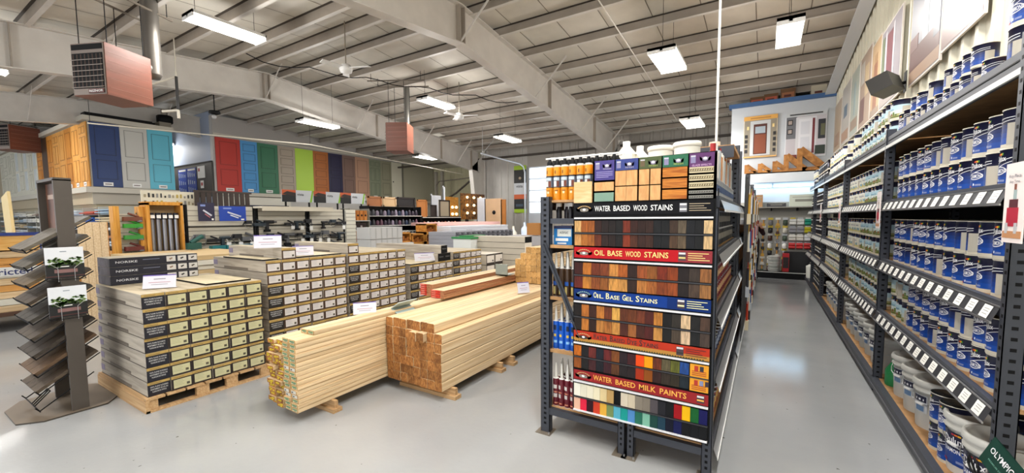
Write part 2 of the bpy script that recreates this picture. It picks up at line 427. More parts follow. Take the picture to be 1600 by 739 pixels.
# ceiling fans
def fan(x, y, z, label):
    r = thing('ceiling_fan', label, 'ceiling fan', (x, y, z), 0, 'white ceiling fans')
    b = MB(); b.lathe([(.02, -.1), (.12, -.09), (.14, -.02), (.1, .06), (.03, .09)], WHITE, 16); b.disc(.02, WHITE, 16, (0, 0, -.1), False); mo_ = b.build('motor', r)
    b = MB(); b.cyl((0, 0, .09), (0, 0, zc(y)-z), .012, M('#8d8577', .5)); b.build('rod', r)
    for i in range(3):
        b = MB(); a = 2*PI*i/3+.4; T = Matrix.Rotation(a, 4, 'Z') @ Matrix.Rotation(.2, 4, 'X')
        b.box(.12, .55, -.07, .07, -.006, .006, WHITE, T); b.build('blade', mo_)
fan(-7.9, 6.0, 4.98, 'white three-blade ceiling fan nearer the centre of the roof')
fan(-7.9, 9.9, 4.75, 'white three-blade ceiling fan beyond the square heater')

# unit heaters
def heater(label, loc, rz, w, dep, h, sign):
    r = thing('unit_heater', label, 'heater', loc, rz, 'brown unit heaters')
    BR = WOOD('#7c5243', '#89594a', (1, 1, 14), .4, .03, name='enamel')
    b = MB(); b.box(-w/2, w/2, 0, dep, 0, h, BR)
    for k in range(5): b.box(w/2, w/2+.003, .05, dep-.05, .12+k*h*.17, .125+k*h*.17, M('#a98271', .4))
    b.build('casing', r)
    b = MB(); b.box(-w/2+.01, w/2-.01, -.012, 0, .01, h-.01, M('#8b7f77', .5))
    b.box(-w/2+.03, w/2-.03, -.02, -.012, .13*h, h*.8, BLACK); b.box(-w/2+.03, w/2-.03, -.02, -.012, h*.87, h*.97, BLACK)
    fp_ = b.build('front_panel', r)
    for k in range(6):
        b = MB(); z = .17*h+k*h*.105
        b.box(-w/2+.03, w/2-.03, -.05, -.01, -.004, .004, M('#a49b92', .4), Matrix.Translation((0, 0, z)) @ Matrix.Rotation(.5, 4, 'X')); b.build('louvre', fp_)
    b = MB()
    for k in range(8): b.cyl((-w/2+.06+k*(w-.12)/7, -.014, .14*h), (-w/2+.06+k*(w-.12)/7, -.014, .78*h), .012, M('#4b3426', .5), 6)
    b.build('heat_tubes', fp_)
    if sign:
        b = MB(); b.box(0.0, w/2-.03, -.03, -.02, .025, .09, M('#5d2418', .5)); b.text('REZNOR', w/2-.06, .035, TX((w/4-.015, -.031, .057), (1, 0, 0), (0, 0, 1)), WHITE); b.build('name_plate', fp_)
    b = MB()
    zz = zc(loc[1])-loc[2]
    for x in (-w/2+.05, w/2-.05):
        for y in (.08, dep-.08): b.cyl((x, y, h), (x, y, zz-.3), .007, DARK, 5)
        b.bar((x, -.5, zz-.3), (x, dep+.5, zz-.3), .03, .03, M('#8b8378', .5, .5))
        for y in (-.4, dep+.4): b.cyl((x, y, zz-.3), (x, y, zz-.05), .007, DARK, 5)
    b.build('hanging_rails', r)
    return r
FLUE = (.16, .89)
H1 = heater('large brown unit heater with louvred front, hanging at upper left', (-9.15, 2.22, 3.68), .41, .62, .72, .8, True)
b = MB(); FM = M('#7d7973', .4, .5); FX_, FY_ = FLUE
b.cyl((FX_, FY_, .6), (FX_, FY_, zc(3.0)-3.68), .125, FM, 16); b.tube([(FX_, FY_, .68), (FX_, FY_-.165, .68)], .09, FM, 14); b.lathe([(.125, .6), (.09, .53), (.001, .52)], FM, 16, (FX_, FY_, 0)); b.build('flue_pipe', H1)
H2 = heater('smaller square copper-brown heater hanging in the middle distance', (-9.35, 8.5, 3.62), -1.05, .66, .6, .78, False)
b = MB(); b.tube([(-.33, .3, .7), (-.7, .3, .7), (-.82, .3, .82), (-.82, .3, zc(8.5)-3.62)], .08, M('#77756f', .35, .5), 14); b.build('flue_pipe', H2)
heater('partial brown heater at the far left edge of view', (-24.1, 3.3, 4.35), .4, .9, .9, .9, False)
# gas pipe drop right of the large heater
b = MB(); PI_ = M('#d2cdc0', .4); GX, GY = -11.5, 4.22; b.cyl((GX, GY, 5.0), (GX, GY, zc(GY)-.02), .012, PI_, 6)
b.tube([(GX-.45, GY-.35, 4.75), (GX, GY, 4.95), (GX, GY, 5.05)], .022, PI_, 8)
b.tube([(GX, GY, 4.95), (GX, GY, 4.22)], .03, M('#2b2a2a', .5), 8); b.tube([(GX-.4, GY-.15, 4.2), (GX, GY, 4.2), (GX, GY, 4.02)], .03, PI_, 8)
tag(b.build('gas_pipe'), 'thin gas pipe drop with dark vertical leg beside the large heater', 'pipe')
# conduits and cables along the roof
b = MB(); b.tube([(-2.7, 5.2, 5.78), (-2.7, 15.2, 4.98)], .014, M('#d9d6cf', .4), 6); tag(b.build('roof_conduit'), 'thin white conduit running under the purlins right of the big beam', 'conduit')
b = MB(); pts = [(-10.4, 5.2, 5.55)]
for i in range(1, 22):
    t = i/21; pts.append((-10.4+4.0*t, 5.2+5.6*t, 5.5-.35*t-.12*math.sin(PI*(t*5 % 1))))
b.tube(pts, .012, BLACK, 5); tag(b.build('roof_cable'), 'black cable sagging across the purlins between the two big beams', 'cable')
b = MB(); b.tube([(-14.9, 3.5, 4.2), (-13.2, 8.5, 4.22), (-13.0, 16.5, 3.9)], .02, M('#c6c0b2', .4), 6); [b.cyl((x, y, z), (x, y, zt(y)-.01), .006, DARK, 5) for x, y, z in ((-14.9, 3.55, 4.2), (-13.2, 8.5, 4.22), (-13.0, 16.4, 3.9))]; tag(b.build('sprinkler_pipe'), 'long pale pipe running below the second beam towards the far column', 'pipe')
b = MB(); b.cyl((-.49, 5.05, 1.86), (-.49, 5.05, zc(5.05)), .013, M('#dcdcd8', .4), 8); tag(b.build('vertical_pole'), 'thin white vertical conduit rising from the centre rack to the roof', 'pole')
# diagonal dark pipe near the far column and vertical posts at the corner
b = MB(); PB = M('#3a3028', .6)
b.tube([(-15.4, 17.0, 2.6), (-14.8, 17.0, 2.62), (-13.9, 17.0, 3.0), (-12.45, 16.9, 3.85)], .05, PB, 7)
b.tube([(-15.2, 17.0, 1.2), (-15.2, 17.0, 3.5), (-15.0, 17.0, 3.68), (-12.5, 17.0, 3.78)], .03, M('#5a5349', .6), 6); b.cyl((-15.2, 17, 0), (-15.2, 17, 1.25), .03, M('#5a5349', .6), 6)
tag(b.build('drain_pipe'), 'dark curved pipe crossing the corner left of the far column', 'pipe')
for dx, nm in ((0, 'left'), (.45, 'right')):
    b = MB(); b.box(-15.9+dx, -15.75+dx, 17.6, 17.75, 0, 4.3, M('#8e897e', .5)); b.box(-15.93+dx, -15.72+dx, 17.57, 17.78, 0, .02, M('#8e897e', .5))
    tag(b.build('corner_post'), 'grey steel corner post, the %s of the pair beyond the cream door' % nm, 'post', 'corner posts')
# security camera and speaker
r = thing('security_camera', 'dark dome security camera hanging before the pale wall', 'camera', (-13.0, 5.6, 4.62))
b = MB(); b.cyl((0, 0, .08), (0, 0, zc(5.6)-4.64), .015, DARK); b.build('stem', r)
b = MB(); b.lathe([(.03, .08), (.13, .06), (.14, 0), (.03, -.04)], BLACK, 14); b.build('body', r)
b = MB(); b.sphere((0.03, -.03, -.1), .06, M('#aaaaaa', .3)); b.build('lens', r)
r = thing('wall_speaker', 'dark wedge-shaped speaker bracketed on the right wall above cans', 'speaker', (1.3, 7.2, 3.36))
b = MB(); b.box(-.13, .1, -.28, .1, -.09, .11, M('#2e2b26', .5), Matrix.Rotation(-.5, 4, 'Z') @ Matrix.Rotation(-.35, 4, 'Y')); b.build('cabinet', r)
b = MB(); b.cyl((.05, 0, 0), (.19, .08, .05), .02, BLACK); b.box(.16, .19, .02, .14, -.08, .18, BLACK); b.build('bracket', r)

# ---------------------------------------------------------------- doors on display
def panel_door(label, o, ax, w, h, col, style, grp, tagged=True, knob=False):
    """o lower corner, ax = +1: faces +X and spans +Y; ax = -1: faces -Y and spans -X"""
    r = thing('display_door', label, 'door', o, 0, grp)
    m = col if not isinstance(col, str) else M(col, .45); 
    hx = col if isinstance(col, str) else '#b07a35'
    dk = '#%02x%02x%02x' % tuple(int(int(hx[i:i+2], 16)*.72) for i in (1, 3, 5))
    md = M(dk, .5)
    b = MB()
    def bx(u0, u1, z0, z1, d0, d1, mm):
        if ax > 0: b.box(d0, d1, u0, u1, z0, z1, mm)
        else: b.box(-u1, -u0, -d1, -d0, z0, z1, mm)
    bx(.004, w-.004, 0, h, 0, .035, m)
    def groove(u0, u1, z0, z1, t=.018):
        for a, c, e, f in ((u0, u1, z0, z0+t), (u0, u1, z1-t, z1), (u0, u0+t, z0, z1), (u1-t, u1, z0, z1)):
            bx(a, c, e, f, .035, .038, md)
        bx(u0+t*2, u1-t*2, z0+t*2, z1-t*2, .035, .042, m)
    if style == 2: groove(.15*w, .85*w, .12*h, .42*h); groove(.15*w, .85*w, .5*h, .93*h)
    elif style == 3: groove(.15*w, .85*w, .1*h, .44*h); groove(.15*w, .85*w, .5*h, .62*h); groove(.15*w, .85*w, .68*h, .94*h)
    elif style == 5:
        for k in range(5): groove(.14*w, .86*w, (.06+k*.185)*h, (.2+k*.185)*h)
    elif style == 6:
        for u in ((.12, .46), (.54, .88)):
            for zz in ((.08, .4), (.46, .78), (.83, .94)): groove(u[0]*w, u[1]*w, zz[0]*h, zz[1]*h, .014)
    elif style == 4:
        for u in ((.12, .46), (.54, .88)): groove(u[0]*w, u[1]*w, .08*h, .44*h, .014); groove(u[0]*w, u[1]*w, .52*h, .92*h, .014)
    lf_ = b.build('leaf', r)
    if style == 7:
        b = MB()
        for zz in ((.1, .48), (.54, .92)): bx(.2*w, .8*w, zz[0]*h, zz[1]*h, .036, .045, M('#e6ecec', .1))
        b.build('glass_pane', lf_)
    if tagged:
        b = MB(); bx(w*.33, w*.66, .03, .15, .04, .05, PAPER); bx(w*.38, w*.61, .075, .105, .05, .052, M('#7d6f6f', .6)); b.build('name_card', lf_)
    if knob:
        b = MB(); c = (.07, .08*w+.03, h*.47) if ax > 0 else (-.1*w, -.07, h*.47); b.sphere(c, .035, M('#3a3028', .3, .7)); b.build('knob', lf_)
    return r
G1 = 'painted doors along the left wall'
edges = [7.81, 8.7, 9.36, 10.21, 10.99, 11.86, 12.65, 13.43, 14.19, 15.08, 15.86, 16.63, 17.41]
cols = [('#b8382c', 'red', 2), ('#5f9ac6', 'sky blue', 5), ('#3f7d5f', 'green', 2), ('#b3a798', 'taupe five-panel', 5), ('#bbdc55', 'lime green', 0), ('#b5702f', 'orange brown', 5),
        ('#2f2c4e', 'dark purple', 3), ('#8a7269', 'mauve brown', 2), ('#bd9a84', 'tan', 2), ('#8f9682', 'sage six-panel', 6), ('#9c9a86', 'olive grey two-panel', 2), ('#dcd9c9', 'cream white flat', 0)]
for i, (c, nm, st) in enumerate(cols):
    panel_door('%s door in the row on the long left wall' % nm, (-18.27, edges[i], 2.82), 1, edges[i+1]-edges[i], 2.1, c, st, G1, True, i == 11)
b = MB(); b.box(-18.3, -18.22, 17.5, 20.1, 2.82, 4.85, M('#b3b09f', .5)); b.box(-18.3, -18.2, 17.47, 17.52, 2.82, 4.88, M('#8a877a', .5)); b.box(-18.3, -18.2, 17.47, 20.1, 4.85, 4.88, M('#8a877a', .5))
tag(b.build('wall_panel'), 'plain grey-green wall panel right of the cream door', 'panel')
G2 = 'three wide doors on the display block end'
for i, (c, nm) in enumerate((('#24406f', 'navy blue'), ('#c9c8c2', 'pale grey'), ('#6fb9cb', 'turquoise'))):
    panel_door('%s door on the right-hand end of the display block' % nm, (-18.64, 4.4+i*.73, 2.82), 1, .73, 2.08, c, (2, 2, 2)[i], G2)
G3 = 'doors along the front of the display block'
OAK = WOOD('#b3752f', '#d29a4c', (30, 30, 1.5), .5, .15, name='doorwood'); OAKL = WOOD('#c98f45', '#e0b06a', (30, 30, 1.5), .5, .15, name='doorwood')
seq = [(OAKL, 6, 'six-panel honey pine'), (OAKL, 4, 'pale knotty pine'), (OAK, 2, 'dark knotty arch-top'), (OAKL, 2, 'light two-panel pine'), (OAKL, 6, 'golden pine'), (OAK, 4, 'oak four-panel'), ('#54402f', 0, 'dark brown flat'), (OAK, 3, 'oak three-panel'), ('#cfcbb8', 7, 'glazed cream')]
seq += [('#d8d5c6', s, n) for s, n in ((6, 'ivory six-panel'), (7, 'ivory glazed'), (2, 'ivory two-panel'), (7, 'narrow-glass ivory'), (6, 'cream six-panel'), (4, 'cream four-panel'), (3, 'cream three-panel'), (6, 'off-white six-panel'))]
for i, (c, st, nm) in enumerate(seq):
    panel_door('%s door, %s from the corner on the block front' % (nm, ORD[i]), (-18.66-i*.79, 4.36, 2.82), -1, .79, 2.06, c, st, G3, i < 6)
# dark panel with the blue chart in the recess
r = thing('notice_board', 'dark grey board with blue tool chart between the two door displays', 'board', (-18.32, 7.7, 2.62))
b = MB(); b.box(-3.6, 0, -.03, .02, 0, 1.33, M('#4c4945', .6, vary=.1)); b.box(-3.65, .0, -.05, .02, 1.33, 1.37, DARK); b.build('backing', r)
b = MB(); BL = M('#234a9c', .5)
for q in range(2):
    x0 = -2.95+q*.85; b.box(x0, x0+.8, -.045, -.03, .18, 1.2, BL)
    for i in range(4):
        for j in range(3): b.box(x0+.06+i*.18, x0+.14+i*.18, -.05, -.045, .25+j*.3, .45+j*.3-.03*i, M('#aab7cf', .5))
    b.box(x0+.08, x0+.72, -.05, -.045, 1.1, 1.17, PAPER)
b.build('tool_chart', r)
for z0, z1, x0 in ((.75, 1.22, -1.15), (.35, .65, -.95)):
    b = MB(); b.box(x0, x0+.6 if z0 > .5 else x0+.25, -.045, -.03, z0, z1, PAPER); b.box(x0+.05, x0+.2, -.05, -.045, z1-.2, z1-.08, M('#b05050', .6)); b.build('paper_notice', r)
# things stored on top of the block
b = MB(); b.box(-18.9, -18.5, 4.3, 6.0, 5.09, 5.16, BLACK, Matrix.Identity(4)); b.box(-19.4, -18.9, 4.5, 6.2, 5.09, 5.2, DARK); tag(b.build('folded_tarp'), 'flat black tarp lying on top of the door display block', 'tarp')
b = MB(); b.lathe([(.2, 0), (.24, .03), (.24, .25), (.2, .28)], BLACK, 16, (-18.9, 6.5, 5.24)); b.disc(.2, BLACK, 16, (-18.9, 6.5, 5.52)); b.box(-19.15, -18.65, 6.25, 6.6, 5.075, 5.24, M('#8a8478', .6)); tag(b.build('black_drum'), 'round black drum on a crate at the right end of block', 'drum')

# ---------------------------------------------------------------- paint tins
NAVY = M('#171b3c', .35); BLUE = M('#1c4484', .35); BLUEL = M('#1b3a74', .35); LIDM = M('#9aa0a4', .25, .85); TXW = M('#f2f2f4', .4); BEIGE = M('#b9b4a8', .5)
RED_ = M('#b3243a', .4); YEL_ = M('#e2b22c', .4); GRN_ = M('#4a8a3f', .4); ORG_ = M('#d9742a', .4)
def can_mesh(kind, R=.083, H=.19, detail=True, n=22):
    b = MB(); RIM = M('#d2ccbc', .35, .1); lidb = MB()
    if kind == 'navy': bands = [(.02, RIM), (.05, M('#1f5096', .35)), (.075, BLUE), (.095, M('#1a3a72', .35)), (.115, M('#1a2f62', .35)), (.184, NAVY)]
    elif kind == 'sky': bands = [(.02, RIM), (.035, M('#6f7a38', .45)), (.055, M('#a9a878', .45)), (.09, M('#c6d2ce', .4)), (.135, M('#b4cdd6', .4)), (.184, NAVY)]
    elif kind == 'cream': bands = [(.02, RIM), (.045, M('#c9c08a', .45)), (.14, M('#dad9cc', .45)), (.184, M('#232c52', .4))]
    else: bands = [(.02, RIM), (.184, M('#1b1c26', .4))]
    prof = [(R, 0)]; mats = []
    for z, m in bands: mats.append(m); prof.append((R*1.0, z*H/.19))
    prof += [(R*1.02, .1845*H/.19)]
    mats += [LIDM]
    b.lathe(prof, mats, n)
    lidb.lathe([(R*1.02, .1845*H/.19), (R*1.03, H), (R*.95, H), (R*.93, H-.008), (.001, H-.007)], [RIM, LIDM, LIDM, LIDM], n)
    if not detail:
        k0 = len(b.v); b.v += lidb.v
        for f, m in zip(lidb.f, lidb.m): b.face([i+k0 for i in f], lidb.mats[m], True)
        return b
    body = b; b = MB()
    s = H/.19; e = .0012
    def W(u, v): a = u/R; return ((R+e)*math.sin(a), -(R+e)*math.cos(a), v)
    def patch(u0, u1, z0, z1, m, k=4, dz=0.0, ee=0):
        for i in range(k):
            a = u0+(u1-u0)*i/k; c = u0+(u1-u0)*(i+1)/k
            p = [W(a, z0+dz*i/k), W(c, z0+dz*(i+1)/k), W(c, z1+dz*(i+1)/k), W(a, z1+dz*i/k)]
            b.poly(p, m)
    patch(R*1.25, R*1.95, .014*s, .12*s, BEIGE, 4)
    wr = lambda u, v, zc_, k: W(u+k, v+zc_)
    if kind in ('navy', 'sky', 'cream'):
        for q, m in enumerate((RED_, ORG_, YEL_, GRN_)): patch(-.014*s+q*.008*s, -.007*s+q*.008*s, .158*s, .166*s+q*.0012, m, 1)
        b.text('Dulux', .062*s, .026*s, None, TXW, wrap=lambda u, v: W(u, v+.142*s))
    if kind == 'navy':
        for sg, zz in ((1, .104), (.7, .126)):
            pts = [(-1.6+3.2*i/14) for i in range(15)]
            for a, c in zip(pts[:-1], pts[1:]):
                f = lambda t: (zz+.02*t*sg+.006*math.sin(t*2.2))*s
                b.poly([W(a*R, f(a)), W(c*R, f(c)), W(c*R, f(c)+.0028*s), W(a*R, f(a)+.0028*s)], TXW)
        for i in range(16):
            a0 = -2.6+i*.27; a1 = a0+.27; ru, rv = .036*s, .017*s
            b.poly([W(-.004+ru*math.cos(a0), .083*s+rv*math.sin(a0)), W(-.004+ru*math.cos(a1), .083*s+rv*math.sin(a1)),
                    W(-.004+(ru+.003)*math.cos(a1), .083*s+(rv+.004)*math.sin(a1)), W(-.004+(ru+.003)*math.cos(a0), .083*s+(rv+.004)*math.sin(a0))][::-1], TXW)
        b.text('DIAMOND', .066*s, .021*s, None, TXW, wrap=lambda u, v: W(u+.004, v+.082*s))
        patch(.0, .03*s, .028*s, .038*s, M('#8a94b8', .5), 2); patch(-.012*s, -.005*s, .03*s, .042*s, TXW, 1); patch(-.05*s, -.025*s, .022*s, .03*s, RED_, 1)
    elif kind == 'sky':
        b.text('Dulux', .07*s, .02*s, None, M('#5b8fa8', .5), wrap=lambda u, v: W(u+.004, v+.1*s))
        for q in range(7): patch((-.07+q*.02)*s, (-.055+q*.02)*s, .04*s, (.05+.012*(q*37 % 3))*s, M(('#4c6b35', '#8d5a35', '#6c8140')[q % 3], .5), 1)
        patch(-.05*s, .05*s, .075*s, .079*s, TXW, 4)
    elif kind == 'cream':
        b.text('Dulux', .06*s, .02*s, None, M('#4a5580', .5), wrap=lambda u, v: W(u, v+.105*s))
        patch(-.04*s, .0, .03*s, .06*s, M('#b9a54a', .5), 2); patch(.01*s, .045*s, .04*s, .07*s, M('#8fa8b0', .5), 2)
    else:
        for q in range(4): patch(-.035*s, (.01+.01*(q % 2))*s, (.05+q*.028)*s, (.056+q*.028)*s, M('#b9bac6', .5), 3)
        patch(.02*s, .045*s, .05*s, .12*s, M('#8d8f9f', .5), 2)
    return body, b, lidb
def to_mesh(b, nm):
    me = bpy.data.meshes.new(nm); me.from_pydata(b.v, [], b.f)
    for m in b.mats: me.materials.append(m)
    me.polygons.foreach_set('material_index', b.m); me.polygons.foreach_set('use_smooth', b.s); return me
CANME = {}
for kd in ('navy', 'sky', 'cream', 'dark'):
    for sz, R_, H_ in (('gallon', .083, .19), ('quart', .055, .125)):
        CANME[kd, sz] = [to_mesh(b, n_) for b, n_ in zip(can_mesh(kd, R_, H_), ('paint_can', 'label', 'lid'))]
CNAME = {'navy': 'navy and blue', 'sky': 'pale landscape-label', 'cream': 'cream-label', 'dark': 'black-label'}
# ---------------------------------------------------------------- right-hand paint rack
XF = 0.945; POSTS = [2.76, 5.2, 7.62, 10.05, 12.0, 13.25]
SHZ = [2.42, 1.835, 1.285, .80, .13]
SN = ['top shelf', 'second shelf', 'third shelf', 'fourth shelf', 'bottom shelf']
BN = ['nearest', 'second', 'third', 'fourth', 'farthest']
def post(b, x, y, z1, sx=.07, sy=.045):
    b.box(x, x+sx, y-sy/2, y-sy/2+.004, 0, z1, GREYRACK); b.box(x, x+.004, y-sy/2, y+sy/2, 0, z1, GREYRACK); b.box(x+sx-.004, x+sx, y-sy/2, y+sy/2, 0, z1, GREYRACK)
    z = .08
    while z < z1-.03:
        b.box(x+sx*.35, x+sx*.65, y-sy/2-.001, y-sy/2, z, z+.016, BLACK); b.box(x-.001, x, y-.008, y+.008, z, z+.016, BLACK); z += .05
TAGW = M('#e9e8e2', .5); TAGG = M('#55565a', .5)
for bi in range(5):
    y0, y1 = POSTS[bi]+.03, POSTS[bi+1]-.03
    r = thing('paint_rack', 'grey steel paint shelving on the right, %s bay from the viewer' % BN[bi], 'shelving rack', (0, 0, 0), 0, 'bays of the paint shelving')
    ends = [POSTS[bi], POSTS[bi+1]] if bi == 0 else [POSTS[bi+1]]
    if bi < 4:
        for y in ends:
            for x, nm in ((XF-.01, 'upright'), (XR-.1, 'upright')):
                b = MB(); post(b, x, y, 2.5); b.build(nm, r)
    for si, z in enumerate(SHZ):
        b = MB(); b.box(XF+.03, XR-.06, y0, y1, z-.018, z, MDF); b.build('shelf_deck', r)
        b = MB()
        if si == 0:
            b.box(XF, XF+.03, y0-.02, y1+.02, z-.09, z+.01, GREYRACK); b.box(XF-.012, XF, y0-.02, y1+.02, z-.1, z-.072, M('#d9dad6', .4)); b.box(XF-.004, XF, y0, y1, z-.035, z-.028, BLACK)
        elif si == 4:
            b.box(XF-.02, XF+.03, y0-.04, y1+.04, z-.09, z+.005, GREYRACK); b.box(XF-.024, XF-.02, y0-.04, y1+.04, z-.055, z-.045, M('#77787c', .4, .4))
        else:
            b.box(XF, XF+.03, y0-.02, y1+.02, z-.06, z+.012, GREYRACK)
        b.build('beam', r)
        b = MB(); b.box(XR-.1, XR-.07, y0, y1, z-.08, z, GREYRACK); b.build('back_beam', r)
        if si in (1, 2, 3):
            b = MB(); zz0, zz1 = z-.085, z-.015; xa, xb = XF-.035, XF-.008
            b.poly([(xa, y0, zz0), (xb, y0, zz1), (xb, y1, zz1), (xa, y1, zz0)], TAGG); b.poly([(xa, y0, zz0), (xa, y1, zz0), (xb, y1, zz1), (xb, y0, zz1)], TAGG)
            b.box(xa-.003, xa+.003, y0, y1, zz0-.008, zz0+.002, STEEL); b.box(xb-.003, xb+.003, y0, y1, zz1-.001, zz1+.006, STEEL)
            y = y0+.05; k = 0
            while y < y1-.1:
                f0, f1 = .08, .92; e = -.002; w = .088
                P = lambda t, yy: (xa+(xb-xa)*t+e, yy, zz0+(zz1-zz0)*t+.001)
                b.poly([P(f0, y), P(f1, y), P(f1, y+w), P(f0, y+w)], TAGW)
                for t in (.3, .5, .66): b.poly([(p[0]-.001, p[1], p[2]) for p in (P(t, y+.015), P(t+.05, y+.015), P(t+.05, y+w-.02), P(t, y+w-.02))], M('#a5a5a2', .6))
                y += .163; k += 1
            b.build('price_rail', r)
    # dark backing sheet behind the shelves (metal mesh back)
    b = MB(); b.box(XR-.05, XR-.042, y0-.02, y1+.02, .1, 2.38, M('#232428', .7)); b.build('back_panel', r)
PLACES = []
def row(kind, sz, si, ya, yb, tiers, x=0.0, pitch=None, miss=0.0, z=None, depth='front'):
    R_, H_ = (.083, .19) if sz == 'gallon' else (.055, .125)
    pitch = pitch or R_*2+.008; y = ya
    while y+R_ < yb:
        near = min(abs(y-p) for p in POSTS) < R_+.03
        if not near:
            top = tiers
            if random.random() < miss: top = tiers-1
            for t in range(top):
                PLACES.append((kind, sz, si, t, tiers, XF+.045+R_+x+random.uniform(-.004, .004), y, (SHZ[si] if z is None else z)+t*(H_+.001), depth))
        y += pitch
# top shelf
row('navy', 'gallon', 0, 2.9, 3.3, 2); row('navy', 'quart', 0, 3.36, 4.9, 2, pitch=.15, miss=.25); row('navy', 'gallon', 0, 4.9, 5.4, 1)
row('sky', 'gallon', 0, 5.4, 7.0, 2); row('cream', 'gallon', 0, 7.0, 9.9, 2, miss=.2); row('dark', 'gallon', 0, 10.2, 11.9, 2); row('cream', 'gallon', 0, 12.1, 13.2, 2)
row('navy', 'gallon', 1, 2.88, 5.1, 2); row('sky', 'gallon', 1, 5.36, 6.6, 2); row('cream', 'gallon', 1, 6.6, 10.0, 2); row('dark', 'gallon', 1, 10.1, 13.2, 2)
row('navy', 'gallon', 2, 2.88, 5.1, 2); row('sky', 'gallon', 2, 5.36, 6.7, 2); row('cream', 'gallon', 2, 6.7, 9.9, 2, miss=.1); row('dark', 'gallon', 2, 10.1, 13.2, 2)
row('navy', 'gallon', 3, 2.88, 4.6, 2); row('sky', 'gallon', 3, 4.6, 7.4, 2); row('cream', 'gallon', 3, 7.7, 9.9, 2); row('dark', 'gallon', 3, 10.1, 13.2, 2)
row('navy', 'gallon', 3, 2.9, 5.1, 2, x=.18, depth='back'); row('navy', 'gallon', 2, 2.9, 5.1, 2, x=.18, depth='back'); row('navy', 'gallon', 1, 2.9, 5.1, 2, x=.18, depth='back')
row('sky', 'gallon', 3, 5.3, 7.4, 2, x=.18, depth='back')
row('navy', 'gallon', 4, 3.62, 3.98, 2); row('dark', 'gallon', 4, 10.1, 13.2, 2)
row('navy', 'gallon', 4, 3.6, 4.9, 2, x=.24, depth='back')
fr = [p for p in PLACES]; fr.sort(key=lambda p: (p[8] == 'back', math.hypot(p[5], p[6])))
IND, REST = fr[:296], fr[296:]
cnt = {}
for (kd, sz, si, t, tiers, x, y, z, dep) in IND:
    bay = max(i for i in range(5) if y > POSTS[i])
    key = (si, t, bay, dep, kd); cnt[key] = cnt.get(key, 0)+1
    tier = 'upper' if t == 1 else 'lower'
    mm = CANME[kd, sz]; o = mk('paint_can', mm[0], None, (x, y, z), -PI/2+random.uniform(-.1, .4)-(random.choice((.9, 1.1)) if random.random() < .2 else 0)); mk('label', mm[1], o); mk('lid', mm[2], o)
    lab = '%s %s%s can, %s %s, %s, %s bay' % (CNAME[kd], 'small ' if sz == 'quart' else '', 'paint', ORD[cnt[key]-1], tier + (' back row' if dep == 'back' else ' row'), SN[si], BN[bay])
    tag(o, lab, 'paint can', 'paint cans on the right-hand shelving')
b = MB()
for (kd, sz, si, t, tiers, x, y, z, dep) in REST:
    R_, H_ = (.083, .19) if sz == 'gallon' else (.055, .125)
    c = can_mesh(kd, R_, H_, False, 10); n0 = len(b.v)
    a = random.uniform(-.3, .5)
    # small pale name patch turned to the aisle
    b.v += [(p[0]+x, p[1]+y, p[2]+z) for p in c.v]
    for f, m in zip(c.f, c.m): b.face([i+n0 for i in f], c.mats[m], True)
    b.box(x-R_-.002, x-R_+.004, y-.03, y+.03, z+H_*.62, z+H_*.75, TXW); b.box(x-R_*.75, x-R_*.6, y-R_*.8, y-R_*.68, z+H_*.4, z+H_*.7, M('#b8b8b4', .5))
o = b.build('paint_cans'); tag(o, 'remaining distant and back-row paint cans on the right-hand shelving', 'paint cans', kind='stuff')

# pails on the bottom shelf
def pail(kind):
    r = thing('paint_pail', 'pail', 'pail', (0, 0, 0)); R_, H_ = (.14, .36)
    P = M('#cfcec8', .4); b = MB()
    b.lathe([(R_*.88, 0), (R_*.9, .03), (R_*.96, .27), (R_*1.05, .275), (R_*1.05, .285), (R_*.98, .29), (R_*.99, .315), (R_*1.06, .32)], P, 26); bk_ = b.build('bucket', r)
    b = MB(); b.lathe([(R_*1.06, .318), (R_*1.09, .32), (R_*1.09, .345), (R_*1.05, H_), (R_*.93, H_), (R_*.9, H_-.018), (.001, H_-.016)], M('#d6d5cf', .35), 26); b.build('lid', r)
    b = MB(); pts = []
    for i in range(11):
        a = PI*i/10; pts.append((-R_*1.08*math.cos(a), -R_*.75*math.sin(a)-.03, .28-.1*math.sin(a)))
    b.tube(pts, .003, STEEL, 5); b.cyl((-.03, -R_*.75-.03, .18), (.03, -R_*.75-.03, .18), .01, WHITE, 8); b.build('handle', bk_)
    b = MB(); e = .002; RR = R_*.94
    def W(u, v): a = u/RR; q = RR+e+(v-.15)*.045; return (q*math.sin(a), -q*math.cos(a), v)
    def patch(u0, u1, z0, z1, m, k=8):
        for i in range(k):
            a = u0+(u1-u0)*i/k; c = u0+(u1-u0)*(i+1)/k; b.poly([W(a, z0), W(c, z0), W(c, z1), W(a, z1)], m)
    if kind == 'label':
        patch(-.17, .17, .05, .15, BLUE); patch(-.17, .17, .15, .255, NAVY); e = .004
        b.text('Dulux', .12, .045, None, TXW, wrap=lambda u, v: W(u, v+.205)); b.text('DIAMOND', .12, .025, None, TXW, wrap=lambda u, v: W(u, v+.14))
        for q, m in enumerate((RED_, ORG_, YEL_)): patch(-.01+q*.018, .006+q*.018, .236, .246, m, 1)
        patch(-.17, .17, .165, .169, TXW); patch(.02, .1, .07, .085, M('#8b93b5', .5), 2); patch(-.08, -.04, .06, .07, RED_, 1)
    else:
        patch(-.05, .05, .12, .25, M('#c9cccf', .5), 3); e = .004; patch(-.045, .045, .2, .245, NAVY, 3); patch(-.03, .03, .21, .225, TXW, 2)
        patch(-.03, .03, .13, .18, M('#6f89a8', .5), 2)
    b.build('label', bk_); return Proto(r)
PL, PW = pail('label'), pail('plain')
